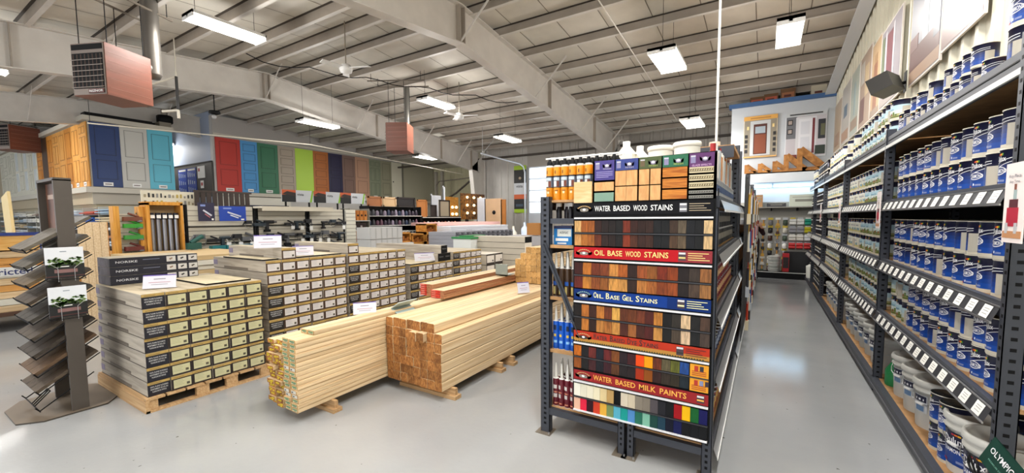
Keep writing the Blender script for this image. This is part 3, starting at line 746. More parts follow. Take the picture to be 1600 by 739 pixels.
for i, (pr, x, y, t) in enumerate([(PL, 0, 2.93, 'large white labelled pail nearest the post on the bottom shelf'), (PL, 0, 3.24, 'large white labelled pail, second on the bottom shelf'), (PL, 0, 3.52, 'large white labelled pail, third on the bottom shelf, beside tins'),
        (PW, 0, 4.16, 'plain white pail just beyond the tins on bottom shelf'), (PW, 0, 4.47, 'plain white pail, second beyond the tins on bottom shelf'), (PW, 0, 4.78, 'plain white pail before the green bottle on bottom shelf')]):
    pr.put((XF+.19+x, y, .13), -PI/2+.45, t, 'white pails on the bottom shelf')
for i in range(14):
    if min(abs(5.42+i*.315-p) for p in POSTS) < .17: continue
    PW.put((XF+.19, 5.42+i*.315, .13), -PI/2+.3, 'plain white pail, %s beyond the second post, bottom shelf' % ORD[i], 'white pails on the bottom shelf')
b = MB(); b.lathe([(.07, 0), (.075, .02), (.075, .14), (.03, .22), (.025, .25)], M('#2f8a55', .4), 14); b.disc(.025, WHITE, 14, (0, 0, .25))
tag(b.build('green_bottle', loc=(XF+.12, 5.02, .13)), 'green bottle beside the second post on the bottom shelf', 'bottle')
# placards and hanging tags
def placard(label, y, x=XF-.05, w=.17, h=.34, z=1.66, big=True):
    b = MB(); b.box(0, .004, -w/2, w/2, 0, h, M('#e9dfdc', .5))
    def q(u0, u1, z0, z1, m, d=.002): b.box(-d, 0, -u1, -u0, z0, z1, m)
    q(-w*.45, w*.45, .02, .05, M('#b98a62', .6)); RD = M('#b02340', .4)
    q(-w*.3, w*.25, .07, .15, RD); q(-w*.2, w*.2, .15, .185, M('#5a1826', .5)); q(-w*.33, -w*.2, .04, .085, M('#b9b9bb', .5), .003); q(w*.12, w*.25, .04, .085, M('#b9b9bb', .5), .003)
    q(-w*.02, w*.12, .185, .225, M('#9fb0b0', .6)); q(w*.0, w*.09, .225, .25, M('#7d4c3a', .6))
    T = TX((-.003, w*.0, h*.83), (0, -1, 0), (0, 0, 1)); b.text('Any Place', w*.6, .018, T, M('#7d7d84', .6)); b.text('Any Time', w*.5, .016, TX((-.003, 0, h*.76), (0, -1, 0), (0, 0, 1)), M('#7d7d84', .6))
    r = b.build('promotional_placard', loc=(x, y, z)); return tag(r, label, 'sign', 'placards on the rack posts')
placard('placard with a red toy car on the nearest rack post', 2.62, z=1.58)
placard('placard with a red toy car on the second rack post', 5.12, z=1.58, w=.15)
placard('placard with a red toy car on the third rack post', 7.55, z=1.58, w=.15)
placard('placard with a red toy car on the fourth rack post', 9.98, z=1.58, w=.15)
# dark green hanging sign with cable
b = MB(); T = TX((XF-.06, 2.56, .64), (.25, -.87, -.42), (.15, -.38, .85))
b.poly([tuple(T @ Vector(p)) for p in ((-.06, -.075, 0), (.1, -.075, 0), (.1, .075, 0), (-.06, .075, 0))], M('#17443a', .4)); b.poly([tuple(T @ Vector(p)) for p in ((-.06, .075, -.004), (.1, .075, -.004), (.1, -.075, -.004), (-.06, -.075, -.004))], M('#17443a', .4))
b.text('OLYMPIC', .12, .032, TX(tuple(T @ Vector((.02, .02, .002))), (.25, -.87, -.42), (.15, -.38, .85)), TXW); b.text('PREMIUM STAIN', .09, .009, TX(tuple(T @ Vector((.02, -.03, .002))), (.25, -.87, -.42), (.15, -.38, .85)), M('#7fb0a0', .5))
tag(b.build('green_sign'), 'tilted dark green sign with white lettering at bottom right post', 'sign')
b = MB(); pts = []
for i in range(19):
    a = 2*PI*i/18*1.0+.6; pts.append((XF-.1, 2.66+.06*math.cos(a)-.02*(i/18), .56+.035*math.sin(a)))
pts += [(XF-.09, 2.62, .5), (XF-.08, 2.55, .46), (XF-.05, 2.5, .4)]
b.tube(pts, .005, BLACK, 6); tag(b.build('power_cord'), 'looped black cord hanging below the green sign', 'cord')

# posters on the right wall
def poster(label, y0, y1, z0, z1, base, marks):
    """scene print fixed to the wall: y0 near edge"""
    b = MB(); b.box(XR-.075, XR-.055, y0, y1, z0, z1, M('#d9d3cc', .4)); w = y1-y0; h = z1-z0
    b.box(XR-.077, XR-.075, y0+.02, y1-.02, z0+.02, z1-.02, M(base, .35))
    for k, (u0, u1, v0, v1, c) in enumerate(marks):
        b.box(XR-.079-.0006*k, XR-.077, y1-u1*w, y1-u0*w, z0+v0*h, z0+v1*h, M(c, .35))
    tag(b.build('wall_poster'), label, 'poster', 'large prints on the right wall')
poster('largest pale room print nearest on the right wall, top corner', 4.88, 5.85, 3.3, 4.7, '#b3a9ad', [(.02, .98, .02, .2, '#93807c'), (.02, .98, .2, .34, '#a4989a'), (.1, .9, .22, .24, '#c4bcbd')])
poster('grey room print with brown sofa, second nearest on right wall', 5.88, 6.95, 3.25, 4.6, '#a7a9b0', [(.02, .98, .02, .12, '#ad9684'), (.02, .98, .12, .3, '#7d6663'), (.45, .62, .3, .98, '#c3c8ce'), (.8, .98, .22, .5, '#6a6e78'), (.02, .3, .28, .4, '#8b7471')])
poster('print of a red entry door, just left of the speaker', 7.4, 8.5, 3.3, 4.45, '#9c979c', [(.3, .62, .2, .88, '#7f5a60'), (.22, .3, .12, .93, '#bdbcc0'), (.62, .7, .12, .93, '#bdbcc0'), (.05, .18, .3, .9, '#747d68'), (.02, .98, .02, .14, '#a49c98')])
poster('print of a tan arched doorway, fourth along the right wall', 8.55, 9.2, 3.3, 4.5, '#b9a284', [(.3, .7, .1, .7, '#94705c'), (.35, .65, .7, .82, '#a58a6c'), (.05, .95, .02, .1, '#9c8e80')])
poster('print with warm flowers, fifth along the right wall', 9.25, 10.2, 3.3, 4.6, '#aa9888', [(.1, .5, .08, .4, '#785a55'), (.5, .8, .4, .8, '#c4b294'), (.1, .4, .6, .9, '#bab6ae')])
poster('pale green print, sixth along the right wall', 10.3, 11.2, 3.3, 4.6, '#b3bab0', [(.1, .9, .1, .25, '#a08c78'), (.4, .6, .3, .8, '#9fb0b0')])
poster('print with a small blue window, seventh on the right wall', 11.3, 12.4, 3.3, 4.6, '#b9b6af', [(.3, .7, .45, .65, '#64798a'), (.1, .9, .05, .22, '#a9886c')])
poster('tan print farthest along the right wall', 12.5, 13.6, 3.3, 4.5, '#ab9a84', [(.2, .8, .1, .35, '#94765c')])

# ---------------------------------------------------------------- centre rack with the wood stain display
XA, XB, YD = -1.48, -.25, 2.85
r = thing('centre_rack', 'dark grey perforated steel rack carrying the wood stain display', 'shelving rack', (0, 0, 0))
for i, (x, z1, sx) in enumerate(((XA, 1.86, .075), (-.86, 1.3, .05), (-.795, 1.3, .05), (XB-.06, 1.75, .06))):
    b = MB(); b.box(x, x+sx, YD-.02, YD-.016, 0, z1, GREYRACK); b.box(x, x+.004, YD-.02, YD+.035, 0, z1, GREYRACK); b.box(x+sx-.004, x+sx, YD-.02, YD+.035, 0, z1, GREYRACK)
    z = .07
    while z < z1-.02: b.box(x+sx*.36, x+sx*.64, YD-.0215, YD-.02, z, z+.018, BLACK); z += .04
    b.box(x-.03, x+sx+.02, YD-.06, YD+.06, 0, .006, M('#8a8175', .5, .5)); b.cyl((x+sx+.005, YD-.04, 0), (x+sx+.005, YD-.04, .02), .008, STEEL, 6)
    b.build('upright', r)
for x, y, z1 in ((XA, 5.35, 2.0), (XB-.07, 4.85, 2.42), (XB-.07, 5.3, 2.42), (XA, 8.0, 2.4), (XB-.07, 8.0, 2.4), (XB-.07, 10.6, 2.4), (XB-.07, 12.7, 2.4), (XA, 12.7, 2.4)):
    b = MB(); post(b, x, y, z1); b.build('upright', r)
CS = [.215, .675, 1.09, 1.49, 1.835]
for i, z in enumerate(CS):
    b = MB(); b.box(XA+.01, XB-.03, YD+.02, 5.3, z-.018, z, MDF); b.box(XA+.01, XB-.03, 5.35, 12.7, z-.018, z, MDF); b.build('shelf_deck', r)
    b = MB()
    if i == 0: b.box(XA+.075, -.86, YD-.02, YD+.02, z-.06, z-.01, GREYRACK); b.box(-.745, XB-.06, YD-.02, YD+.02, z-.06, z-.01, GREYRACK)
    b.box(XA, XA+.03, YD+.03, 12.7, z-.075, z-.005, GREYRACK); b.box(XB-.03, XB, YD+.03, 12.7, z-.075, z-.005, GREYRACK)
    if 0 < i < 4: b.box(XA+.07, XB-.06, YD-.005, YD+.02, z-.02, z+.004, MDF)
    b.build('beam', r)
    b = MB(); b.poly([(XB+.005, YD+.05, z-.03), (XB+.03, YD+.05, z-.1), (XB+.03, 5.1, z-.1), (XB+.005, 5.1, z-.03)], STEEL); b.box(XB+.028, XB+.034, YD+.05, 12.6, z-.104, z-.09, WHITE)
    b.poly([(XB+.005, 5.2, z-.03), (XB+.03, 5.2, z-.1), (XB+.03, 12.6, z-.1), (XB+.005, 12.6, z-.03)], M('#d5dbe2', .3)); b.build('price_rail', r)
b = MB(); b.box(XA+.07, XB-.06, YD-.01, YD+.02, 1.655, 1.695, GREYRACK); b.build('beam', r)
b = MB(); b.box(XA+.07, -1.19, YD+.02, YD+.5, 1.675, 1.685, MDF); b.build('shelf_deck', r)
b = MB(); b.bar((-1.45, YD-.025, 1.5), (-1.15, YD-.025, .82), .006, .04, GREYRACK, upv=(0, 1, 0)); b.bar((-1.45, YD-.025, 1.5), (-1.15, YD-.025, .82), .04, .005, GREYRACK, upv=(0, 1, 0)); b.build('diagonal_brace', r)
b = MB(); b.box(-.87, -.83, YD+.4, YD+.42, .2, 1.9, M('#1b1b1e', .8)); b.box(-1.18, XB-.04, YD+.42, YD+.43, .2, 1.9, M('#1b1b1e', .8)); b.build('back_panel', r)

# stain boards
BX0, BX1 = -1.19, -.275; YP = YD-.035
# swatch colours sampled by eye, left to right
SW = [
 (['d9b27a', 'b06a30', 'a8662f', '3c2018', '2a1b18', '241a18', '1d1a1a', '7d3621', '42231a', '382019', '3c241c', '1a1c20', '18191c', '4a382c', '6c6050', '1c1e24', '17181b', 'd9bd93'],
  ['d0a068', 'b87838', 'a8682f', '70371c', '35201a', '2f1d18', '1f1a19', '8a3c20', '57301e', '40241b', '4a2c20', '17191d', '191a1d', '5c4532', '70604c', '1a1c22', '191a1c', 'd6b88d']),
 (['4a1a16', 'c07a34', '7a3a20', '8a4a28', 'cf9350', 'b0652c', '35201a', 'a05a30', '96602e', '82341c', '94481f', '2c211f', '473b34', '9a6a40'],
  ['6e2a1e', 'c8893e', '94552a', '9a6230', 'dba35c', 'cf9a58', '3a251b', 'c08246', 'b06e38', '8f4a24', '9c5328', '2a201f', '5a493d', 'a07448']),
 (['201815', 'c07a38', '4a281c', 'c88540', '7a4022', 'd8aa5c', '6c3a20', '7a4424', '7c4026', '60281e', 'c88a42', '1a1818', '3c3630', 'e0c4a0', '232222', '5a4438'],
  ['2a1e1a', 'c8843e', '3c2219', 'c48a4a', 'b0743a', 'd29a54', '5c2e20', 'a0683a', '54281c', '5a221e', 'c89454', '1f1f1f', '594c40', 'dfc3a4', '222324', '54463e']),
 (['c8741e', '201d20', '74302a', '1a2230', '6e2828', '8a5428', '33222a', '4f1f26', 'e0561e', 'e2a018', '7a3c20', '6b6248', '6e7030', '2f5590'],
  ['9a5a24', '221e1e', '51262a', '20202a', '4a1e2a', '6c4426', '2a2224', '2d2023', 'a43a1e', '8e5420', '3e2220', '40342a', '3f3626', '22303a']),
 (['e8e6da', 'dedac8', 'e2dcc8', 'e0d8be', 'd6c49a', 'b89a68', None, 'd0c6b4', 'cabfaa', '8c8478', '857d72', '5a5458', '2a2a30', '17181c', '9c1420', 'e6b818', '1c6434', '1b1c54'],
  ['e0b8a2', 'd42e4c', '3a1420', 'c64a30', 'd8ac4c', '7e9060', '68aabc', '209a94', '5e8cb8', '2f7260', '84b8a4', '1f4a44', '264454', '15182c', '1a2050', '17181c', '17181c', '17181c']),
]
SZ = [1.695, 1.392, 1.085, .776, .486, .265]
HEAD = [('WATER BASED WOOD STAINS', '15151a', 'ececea', 1.72, 1.80, .53), ('OIL BASE WOOD STAINS', 'b3202a', 'f0d890', 1.41, 1.487, .51), ('OIL BASE GEL STAINS', '173468', 'ece8b8', 1.10, 1.18, .45),
        ('WATER BASED DYE STAINS', 'b5402a', '2c2a20', .79, .87, .46), ('WATER BASED MILK PAINTS', '963034', 'f0b85a', .50, .572, .64)]
NMS = ['water based wood stain', 'red-headed oil base wood stain', 'blue-headed oil base gel stain', 'orange-headed water based dye stain', 'water based milk paint']
def q2(b, x0, x1, z0, z1, m, d, T=None): b.box(x0, x1, YP-d, YP-d+.001, z0, z1, m)
def logo(b, cx, cz, w, c1, c2):
    for i in range(10):
        a0 = PI*(.08+.84*i/10); a1 = PI*(.08+.84*(i+.7)/10); R1, R2 = w*.5, w*.4
        b.poly([(cx-R1*math.cos(a0), YP-.0095, cz-.012+R1*.62*math.sin(a0)), (cx-R2*math.cos(a0), YP-.0095, cz-.012+R2*.62*math.sin(a0)), (cx-R2*math.cos(a1), YP-.0095, cz-.012+R2*.62*math.sin(a1)), (cx-R1*math.cos(a1), YP-.0095, cz-.012+R1*.62*math.sin(a1))], c1)
    for i in range(8):
        a0 = 2*PI*i/8; a1 = 2*PI*(i+1)/8
        b.poly([(cx, YP-.0095, cz-.006), (cx+w*.3*math.cos(a1), YP-.0095, cz-.006+.014*math.sin(a1)), (cx+w*.3*math.cos(a0), YP-.0095, cz-.006+.014*math.sin(a0))], c2)
        b.poly([(cx, YP-.0105, cz-.004), (cx+.012*math.cos(a1), YP-.0105, cz-.004+.008*math.sin(a1)), (cx+.012*math.cos(a0), YP-.0105, cz-.004+.008*math.sin(a0))][::-1], TXW)
    for s in (-1, 1): b.poly([(cx+s*w*.25, YP-.0095, cz-.004), (cx+s*w*.52, YP-.0095, cz+.008), (cx+s*w*.5, YP-.0095, cz-.012), (cx+s*w*.3, YP-.0095, cz-.02)], c2); b.poly([(cx+s*w*.25, YP-.0095, cz-.004), (cx+s*w*.3, YP-.0095, cz-.02), (cx+s*w*.5, YP-.0095, cz-.012), (cx+s*w*.52, YP-.0095, cz+.008)], c2)
for k in range(5):
    zt_, zb_ = SZ[k], SZ[k+1]
    hd = HEAD[k]
    R0 = thing('stain_display_board', '%s sample board, %s from the top of display' % (NMS[k], ORD[k]), 'display board', (0, 0, 0), 0, 'stain sample boards on the rack end')
    b = MB(); zlow = HEAD[k+1][3]+.08 if k < 4 else SZ[5]-.01
    b.box(BX0-.01, BX1+.01, YP, YP+.012, zlow, hd[4]+.012, BLACK); b.build('backing', R0)
    b = MB(); h0, h1 = hd[3], hd[4]
    q2(b, BX0, BX1, h0, h1, M('#'+hd[1], .5, spec=.15), .008)
    if k == 3: q2(b, BX0, BX1, h0, h0+.028, M('#b5873a', .4), .0085); [q2(b, BX0+i*.0165, BX0+i*.0165+.008, h0, h0+.007, M('#2d4a2a', .5), .009) for i in range(54)]
    if k == 1: q2(b, BX1-.2, BX1, h0, h1, M('#8c1a24', .4), .0085)
    if k == 2: q2(b, BX0+.12, BX1-.26, h0+.005, h1-.005, M('#1e4282', .5, spec=.15), .0085)
    logo(b, BX0+.075, (h0+h1)/2, .12, M('#c8a878' if k != 2 else '#8fb0a8', .5), M('#8d867c' if k != 3 else '#3a2a20', .5))
    tw = hd[5]; tc = BX0+.145+tw/2 if k < 4 else BX0+.14+tw/2
    bold = M('#'+hd[2], .5)
    words = hd[0].split(' '); tot = sum(len(w_) for w_ in words)+.7*(len(words)-1); u = tw/tot; x = BX0+.15
    for w_ in words:
        L_ = len(w_)*u
        if k in (2, 3):
            b.text(w_[0], u*1.0, .042, TX((x+u*.5, YP-.0095, (h0+h1)/2+.006+(.008 if k == 3 else 0)), (1, 0, 0), (0, 0, 1)), bold)
            b.text(w_[1:], (len(w_)-1)*u*.93, .029, TX((x+u*1.1+(len(w_)-1)*u*.93/2, YP-.0095, (h0+h1)/2+(.008 if k == 3 else 0)), (1, 0, 0), (0, 0, 1)), bold)
        else: b.text(w_, L_*.96, .038, TX((x+L_/2, YP-.0095, (h0+h1)/2+.002), (1, 0, 0), (0, 0, 1)), bold)
        # serif feet under the capitals
        for ci in []: b.box(x+(ci+.2)*u, x+(ci+.8)*u, YP-.0096, YP-.009, (h0+h1)/2-.0185 + (.008 if k == 3 else 0)*(k == 3), (h0+h1)/2-.0155+(.008 if k == 3 else 0), bold) if k not in (2, 3) else None
        x += L_+.7*u
    # little tin and text lines on the right of the header
    tx = BX1-.175 if k < 4 else BX1-.045
    q2(b, tx-.022, tx+.022, h0+.012, h1-.012, M('#7d7d84' if k == 0 else '#4a3a44', .4), .0095); q2(b, tx-.02, tx+.02, h1-.026, h1-.014, M('#d8d8da', .4), .0105); q2(b, tx-.02, tx+.02, h0+.024, h0+.034, M('#'+hd[2], .4), .0105)
    if k < 4:
        for i in range(4): q2(b, tx+.035, tx+.035+(.12, .085, .1, .125)[i], h1-.02-i*.014, h1-.0155-i*.014, M('#'+('b3a48c' if k == 0 else hd[2] if k != 3 else '5a1a14'), .5), .0095)
    b.build('header_sign', R0)
    b = MB(); b.box(BX0, BX1, YP-.016, YP, zt_-.005, zt_+.006, M('#dcdce0', .35)); b.build('white_rail', R0)
    if k == 4: b = MB(); b.box(BX0, BX1, YP-.018, YP, SZ[5]-.005, SZ[5]+.006, M('#dcdce0', .35)); b.build('lower_rail', R0)
    b = MB(); zm = (zt_-.018+ (zlow+.008))/2; b.box(BX0, BX1, YP-.014, YP, zm-.004, zm+.004, M('#3a3a3e', .4)); b.build('middle_rail', R0)
    for ri in range(2):
        cols_ = SW[k][ri]; n = len(cols_); x1e = BX1-(.115 if k == 3 else 0); w = (x1e-BX0-.004)/n
        z1 = (zt_-.018) if ri == 0 else zm-.008; z0 = zm+.008 if ri == 0 else zlow+.008
        for i, c in enumerate(cols_):
            if c is None: continue
            b = MB()
            dk = '#%02x%02x%02x' % tuple(int(int(c[j:j+2], 16)*.78) for j in (0, 2, 4))
            m = WOOD(dk, '#'+c, (90, 4, 14), .6, .03, name='stain') if k < 4 and c not in ('17181c',) and not (k == 3 and i in (8, 9)) else M('#'+c, .6, spec=.2)
            b.box(-w/2+.0007, w/2-.0007, -.008, 0, 0, z1-z0, m)
            b.build('swatch', R0, (BX0+.002+w*(i+.5), YP-.001, z0))
        if k == 3:
            b = MB(); b.box(x1e+.004, BX1-.002, YP-.01, YP, z0-.004, z1+.002, M('#e2a428', .4)); xx = x1e+.03
            for s in range(3 if ri else 2): b.box(xx+s*.032, xx+s*.032+.022, YP-.012, YP-.01, z1-.04, z1-.008, M(('#b03a24', '#2c2a3a', '#7a5a48')[s] if not ri else ('#b03a24', '#8a90b0', '#3c2a3a')[s], .4))
            for s in range(3): b.box(x1e+.015, BX1-.015, YP-.012, YP-.01, z0+.008+s*.012, z0+.012+s*.012, M('#a8431e', .5))
            b.build('promo_card', R0)
# topper with clear-coat samples
R0 = thing('topcoat_display_board', 'black topper board with five coloured headers and clear-coated samples', 'display board', (0, 0, 0))
TXE = [-1.045, -.895, -.735, -.585, -.425, -.275]; TZ = 2.09
b = MB(); b.poly([(-1.055, YP+.012, 1.81), (-1.055, YP+.012, 2.09), (BX1+.01, YP+.012, 2.1), (BX1+.01, YP+.012, 1.81)][::-1], BLACK); b.poly([(-1.055, YP, 1.81), (-1.055, YP, 2.09), (BX1+.01, YP, 2.1), (BX1+.01, YP, 1.81)][::-1], BLACK); b.box(-1.055, BX1+.01, YP, YP+.012, 1.81, 2.09, BLACK); b.build('backing', R0)
HC = ['#453a7c', '#33417e', '#4c5a2c', '#1f6b4c', '#5a2a62']; HH = [.135, .075, .075, .075, .09]
for i in range(5):
    x0, x1 = TXE[i]+.006, TXE[i+1]-.006; b = MB(); zt_ = TZ+.004; zh = zt_-HH[i]
    q2(b, x0-.002, x1+.002, zh, zt_, M(HC[i], .4), .003); logo(b, (x0+x1)/2+.02, zt_-.032, .06, M('#a9a0b0', .5), M('#8f86a0', .5))
    q2(b, x0+.006, x0+.034, zt_-.06, zt_-.012, M('#8d88a8' if i != 2 else '#6b5a3c', .4), .004); q2(b, x0+.006, x0+.034, zt_-.022, zt_-.014, M('#c9c9cf', .4), .005)
    if i == 4: b.text('GLAZE EFFECTS', .11, .012, TX(((x0+x1)/2, YP-.006, zt_-.075), (1, 0, 0), (0, 0, 1)), M('#c9a8cc', .5))
    if i in (0, 1, 2, 3): b.text('FINISH', .055, .011, TX(((x0+x1)/2+.02, YP-.006, zt_-.058), (1, 0, 0), (0, 0, 1)), M('#b9b6d0' if i < 2 else '#b0c070', .5))
    if i == 0:
        for s in range(4): q2(b, x0+.01, x1-.01-.03*(s == 3), zt_-.08-s*.012, zt_-.076-s*.012, M('#a9a2cc', .5), .004)
    b.build('header_sign', R0)
    MP = WOOD('#c99a68', '#d9ae7c', (40, 4, 12), .4, .03, name='maple'); OK_ = WOOD('#a05e1e', '#c98a3e', (6, 4, 70), .4, .05, name='oak')
    def samp(x0_, x1_, z0_, z1_, m):
        s = MB(); s.box(0, x1_-x0_, -.01, 0, 0, z1_-z0_, m); s.build('sample', R0, (x0_, YP-.002, z0_))
    if i == 0: samp(x0, x1, 1.885, 1.945, MP); samp(x0, x1, 1.812, 1.872, M('#7f9c8c', .4))
    elif i in (1, 2):
        xm = (x0+x1)/2
        for a, c in ((x0, xm-.001-(.003*(i == 2))), (xm+.001+(.003*(i == 2)), x1)): samp(a, c, 1.915, 2.015, MP); samp(a, c, 1.812, 1.908, MP)
    elif i == 3:
        for z0_ in (1.955, 1.885, 1.815): samp(x0, x1, z0_, z0_+.06, OK_)
    else:
        for z0_ in (1.972, 1.925, 1.878, 1.845, 1.815):
            s = MB(); hh = .035 if z0_ > 1.86 else .018; C1 = M('#cfc4a4' if z0_ > 1.87 else '#9a9a94', .45)
            s.box(0, x1-x0, -.012, 0, 0, hh, C1); s.box(0, x1-x0, -.014, -.01, hh*.28, hh*.34, M('#54452e', .6)); s.box(0, x1-x0, -.014, -.01, hh*.68, hh*.74, M('#54452e', .6))
            for q in range(10): s.poly([(.004+q*.0136, -.0135, hh*.36), (.010+q*.0136, -.0135, hh*.36), (.014+q*.0136, -.0135, hh*.66), (.008+q*.0136, -.0135, hh*.66)], M('#7a6a48' if z0_ > 1.87 else '#4a4a48', .5))
            s.build('sample', R0, (x0, YP-.002, z0_))
b = MB(); b.box(-.068, .068, -.012, 0, 0, .15, WOOD('#d9b888', '#e8cfa4', (6, 4, 40), .5, .03, name='spruce')); tag(b.build('blank_wood_sample', loc=(-1.125, YP-.002, 1.805)), 'unfinished pale spruce sample left of the purple header', 'wood sample')

# goods on the left part of the rack end
def foam_can():
    r = thing('foam_can', 'c', 'spray can'); O = M('#d9961f', .4); B_ = M('#2a2c36', .4)
    b = MB(); b.lathe([(.029, 0), (.03, .008), (.03, .095), (.03, .1), (.03, .175), (.03, .185), (.03, .25), (.027, .262), (.012, .27)], [O, O, B_, M('#7a7f8c', .4), B_, O, M('#b9b9b4', .3), WHITE], 18); bd_ = b.build('body', r)
    b = MB(); b.lathe([(.022, .262), (.022, .29), (.013, .3), (.011, .315), (.001, .316)], BLACK, 12); b.build('cap', r)
    b = MB(); b.box(-.03, .03, -.012, .012, .313, .324, WHITE); b.box(.01, .05, -.007, .007, .318, .326, WHITE); b.build('trigger', bd_)
    b = MB(); e = .0312
    def W(u, v): a = u/.03; return (e*math.sin(a), -e*math.cos(a), v)
    def P(u0, u1, z0, z1, m, k=3):
        for i in range(k):
            a = u0+(u1-u0)*i/k; c = u0+(u1-u0)*(i+1)/k; b.poly([W(a, z0), W(c, z0), W(c, z1), W(a, z1)], m)
    b = MB(); P(-.024, .024, .15, .172, M('#c8d4dc', .5)); P(-.02, .002, .102, .145, M('#d9d9d6', .5)); P(.004, .022, .102, .145, M('#7a4436', .5)); P(-.012, -.004, .2, .225, M('#6a3a14', .5), 1); P(-.008, .008, .05, .066, M('#e8d9b0', .5), 1); P(-.014, .014, .07, .075, M('#7a4a14', .5), 2)
    b.build('label', bd_); return Proto(r)
FC = foam_can(); k = 0
for j in range(2):
    for i in range(9):
        FC.put((XA+.035+i*.0635, 2.92+j*.075, 1.836), .25*random.uniform(-.3, 1), 'orange foam spray can, %s from left in the %s row on rack top' % (ORD[i], 'front' if j == 0 else 'back'), 'orange foam cans on the rack top')
for i in range(6):
    r = thing('plastic_jug', 'white plastic jug, %s from the front beside the foam cans' % ORD[i], 'jug', (-.93+.035*i, 3.2+i*.26, 1.836), 0, 'white jugs on the rack top')
    b = MB(); b.box(-.07, .07, -.09, .09, 0, .34, M('#e9e7da', .35)); b.lathe([(.08, .34), (.03, .4)], M('#e9e7da', .35), 12); b.build('body', r)
    b = MB(); b.lathe([(.028, .4), (.028, .44), (.001, .442)], M('#f2f0e6', .35), 12); b.build('cap', r)
for i, (x, y) in enumerate(((-.7, 3.3), (-.5, 3.22), (-.62, 4.0))):
    r = thing('white_tub', 'white round plastic tub, %s on the rack top behind the topper' % ORD[i], 'tub', (x, y, 1.836), 0, 'white tubs on the rack top')
    b = MB(); b.lathe([(.075, 0), (.088, .33), (.088, .36)], M('#e6e4dc', .35), 22); b.build('bucket', r)
    b = MB(); b.lathe([(.09, .36), (.096, .365), (.096, .385), (.09, .395), (.001, .396)], M('#f0eee6', .35), 22); b.build('lid', r)
# spray bottles on the narrow shelf
for i in range(5):
    r = thing('spray_bottle', 'dark spray bottle with white head, %s from left below foam cans' % ORD[i], 'bottle', (XA+.1+i*.05, 2.95+.04*(i % 2), 1.688), 0, 'dark spray bottles on the upper shelf')
    b = MB(); b.lathe([(.022, 0), (.022, .07), (.01, .1)], M(('#23222c', '#2a1d2a')[i % 2], .3), 12); b.build('body', r)
    b = MB(); b.box(-.018, .018, -.012, .012, .098, .125, WHITE); b.box(-.02, -.012, -.01, .01, .05, .11, WHITE); b.build('spray_head', r)
r = thing('caulk_carton', 'blue and white printed carton on the third-highest rack shelf', 'box', (XA+.16, 2.95, 1.492))
b = MB(); b.box(-.075, .075, -.06, .1, 0, .145, M('#2283bd', .5)); b.box(-.0755, .0755, -.061, .1005, .125, .1455, M('#1c2c5c', .5)); b.build('box', r)
b = MB(); b.box(-.045, .07, -.063, -.061, .065, .12, M('#dfe2dc', .5)); b.box(-.06, .045, -.063, -.061, .03, .052, PAPER); b.box(-.045, .03, -.063, -.061, .008, .018, PAPER); b.text('ACRYLIC', .07, .018, TX((.01, -.0645, .095), (1, 0, 0), (0, 0, 1)), M('#4a4a50', .5)); b.build('printed_label', r)
b = MB(); b.box(-.055, .045, -.05, .1, 0, .15, M('#a87f5c', .7)); b.box(-.008, .008, -.0505, -.05, 0, .15, M('#8f6a48', .7)); tag(b.build('cardboard_box', loc=(XA+.31, 2.95, 1.492)), 'plain brown cardboard box beside the blue carton', 'box')
def caulk(col, bands):
    r = thing('caulk_tube', 'c', 'caulk tube'); b = MB(); m = M(col, .35)
    b.lathe([(.024, 0), (.025, .004), (.025, .215), (.024, .22), (.012, .222)], [WHITE, m, m, WHITE], 14); ct_ = b.build('cartridge', r)
    b = MB(); b.lathe([(.013, .22), (.011, .25), (.005, .34), (.0005, .341)], M('#e6e4de', .4), 10); b.build('nozzle', ct_)
    b = MB(); e = .0256
    for z0, z1, c, a0, a1 in bands:
        for i in range(3):
            p = a0+(a1-a0)*i/3; q = a0+(a1-a0)*(i+1)/3; b.poly([(e*math.sin(p), -e*math.cos(p), z0), (e*math.sin(q), -e*math.cos(q), z0), (e*math.sin(q), -e*math.cos(q), z1), (e*math.sin(p), -e*math.cos(p), z1)], M(c, .5))
    b.build('label', ct_); return Proto(r)
CK = [(caulk('#6c1a2c', [(.14, .17, '#d5d0cc', -.7, .5), (.07, .1, '#c9c4c0', -.6, .6), (.108, .118, '#c98a70', -.9, .9), (.02, .03, '#c98a70', -.3, .9)]), .216, 'dark red', 'bottom'),
      (caulk('#1f62b5', [(.15, .19, '#12294a', -.5, .4), (.1, .12, '#e2c24a', -.4, .3), (.05, .07, '#9ec6e6', -.5, .6)]), .676, 'blue', 'blue-tube'),
      (caulk('#4a3422', [(.09, .12, '#2f62a8', -.7, .7), (.02, .08, '#c9b878', -.5, .3)]), 1.091, 'brown', 'middle')]
for pr, z, nm, sh in CK:
    for j in range(3):
        for i in range(5):
            pr.put((XA+.1+i*.0495+.015*(j % 2), 2.9+j*.06, z), random.uniform(-.6, .6), '%s caulk tube, %s from left in the %s row' % (nm, ORD[i], ('front', 'second', 'third')[j]), '%s caulk tubes on the rack end' % nm)
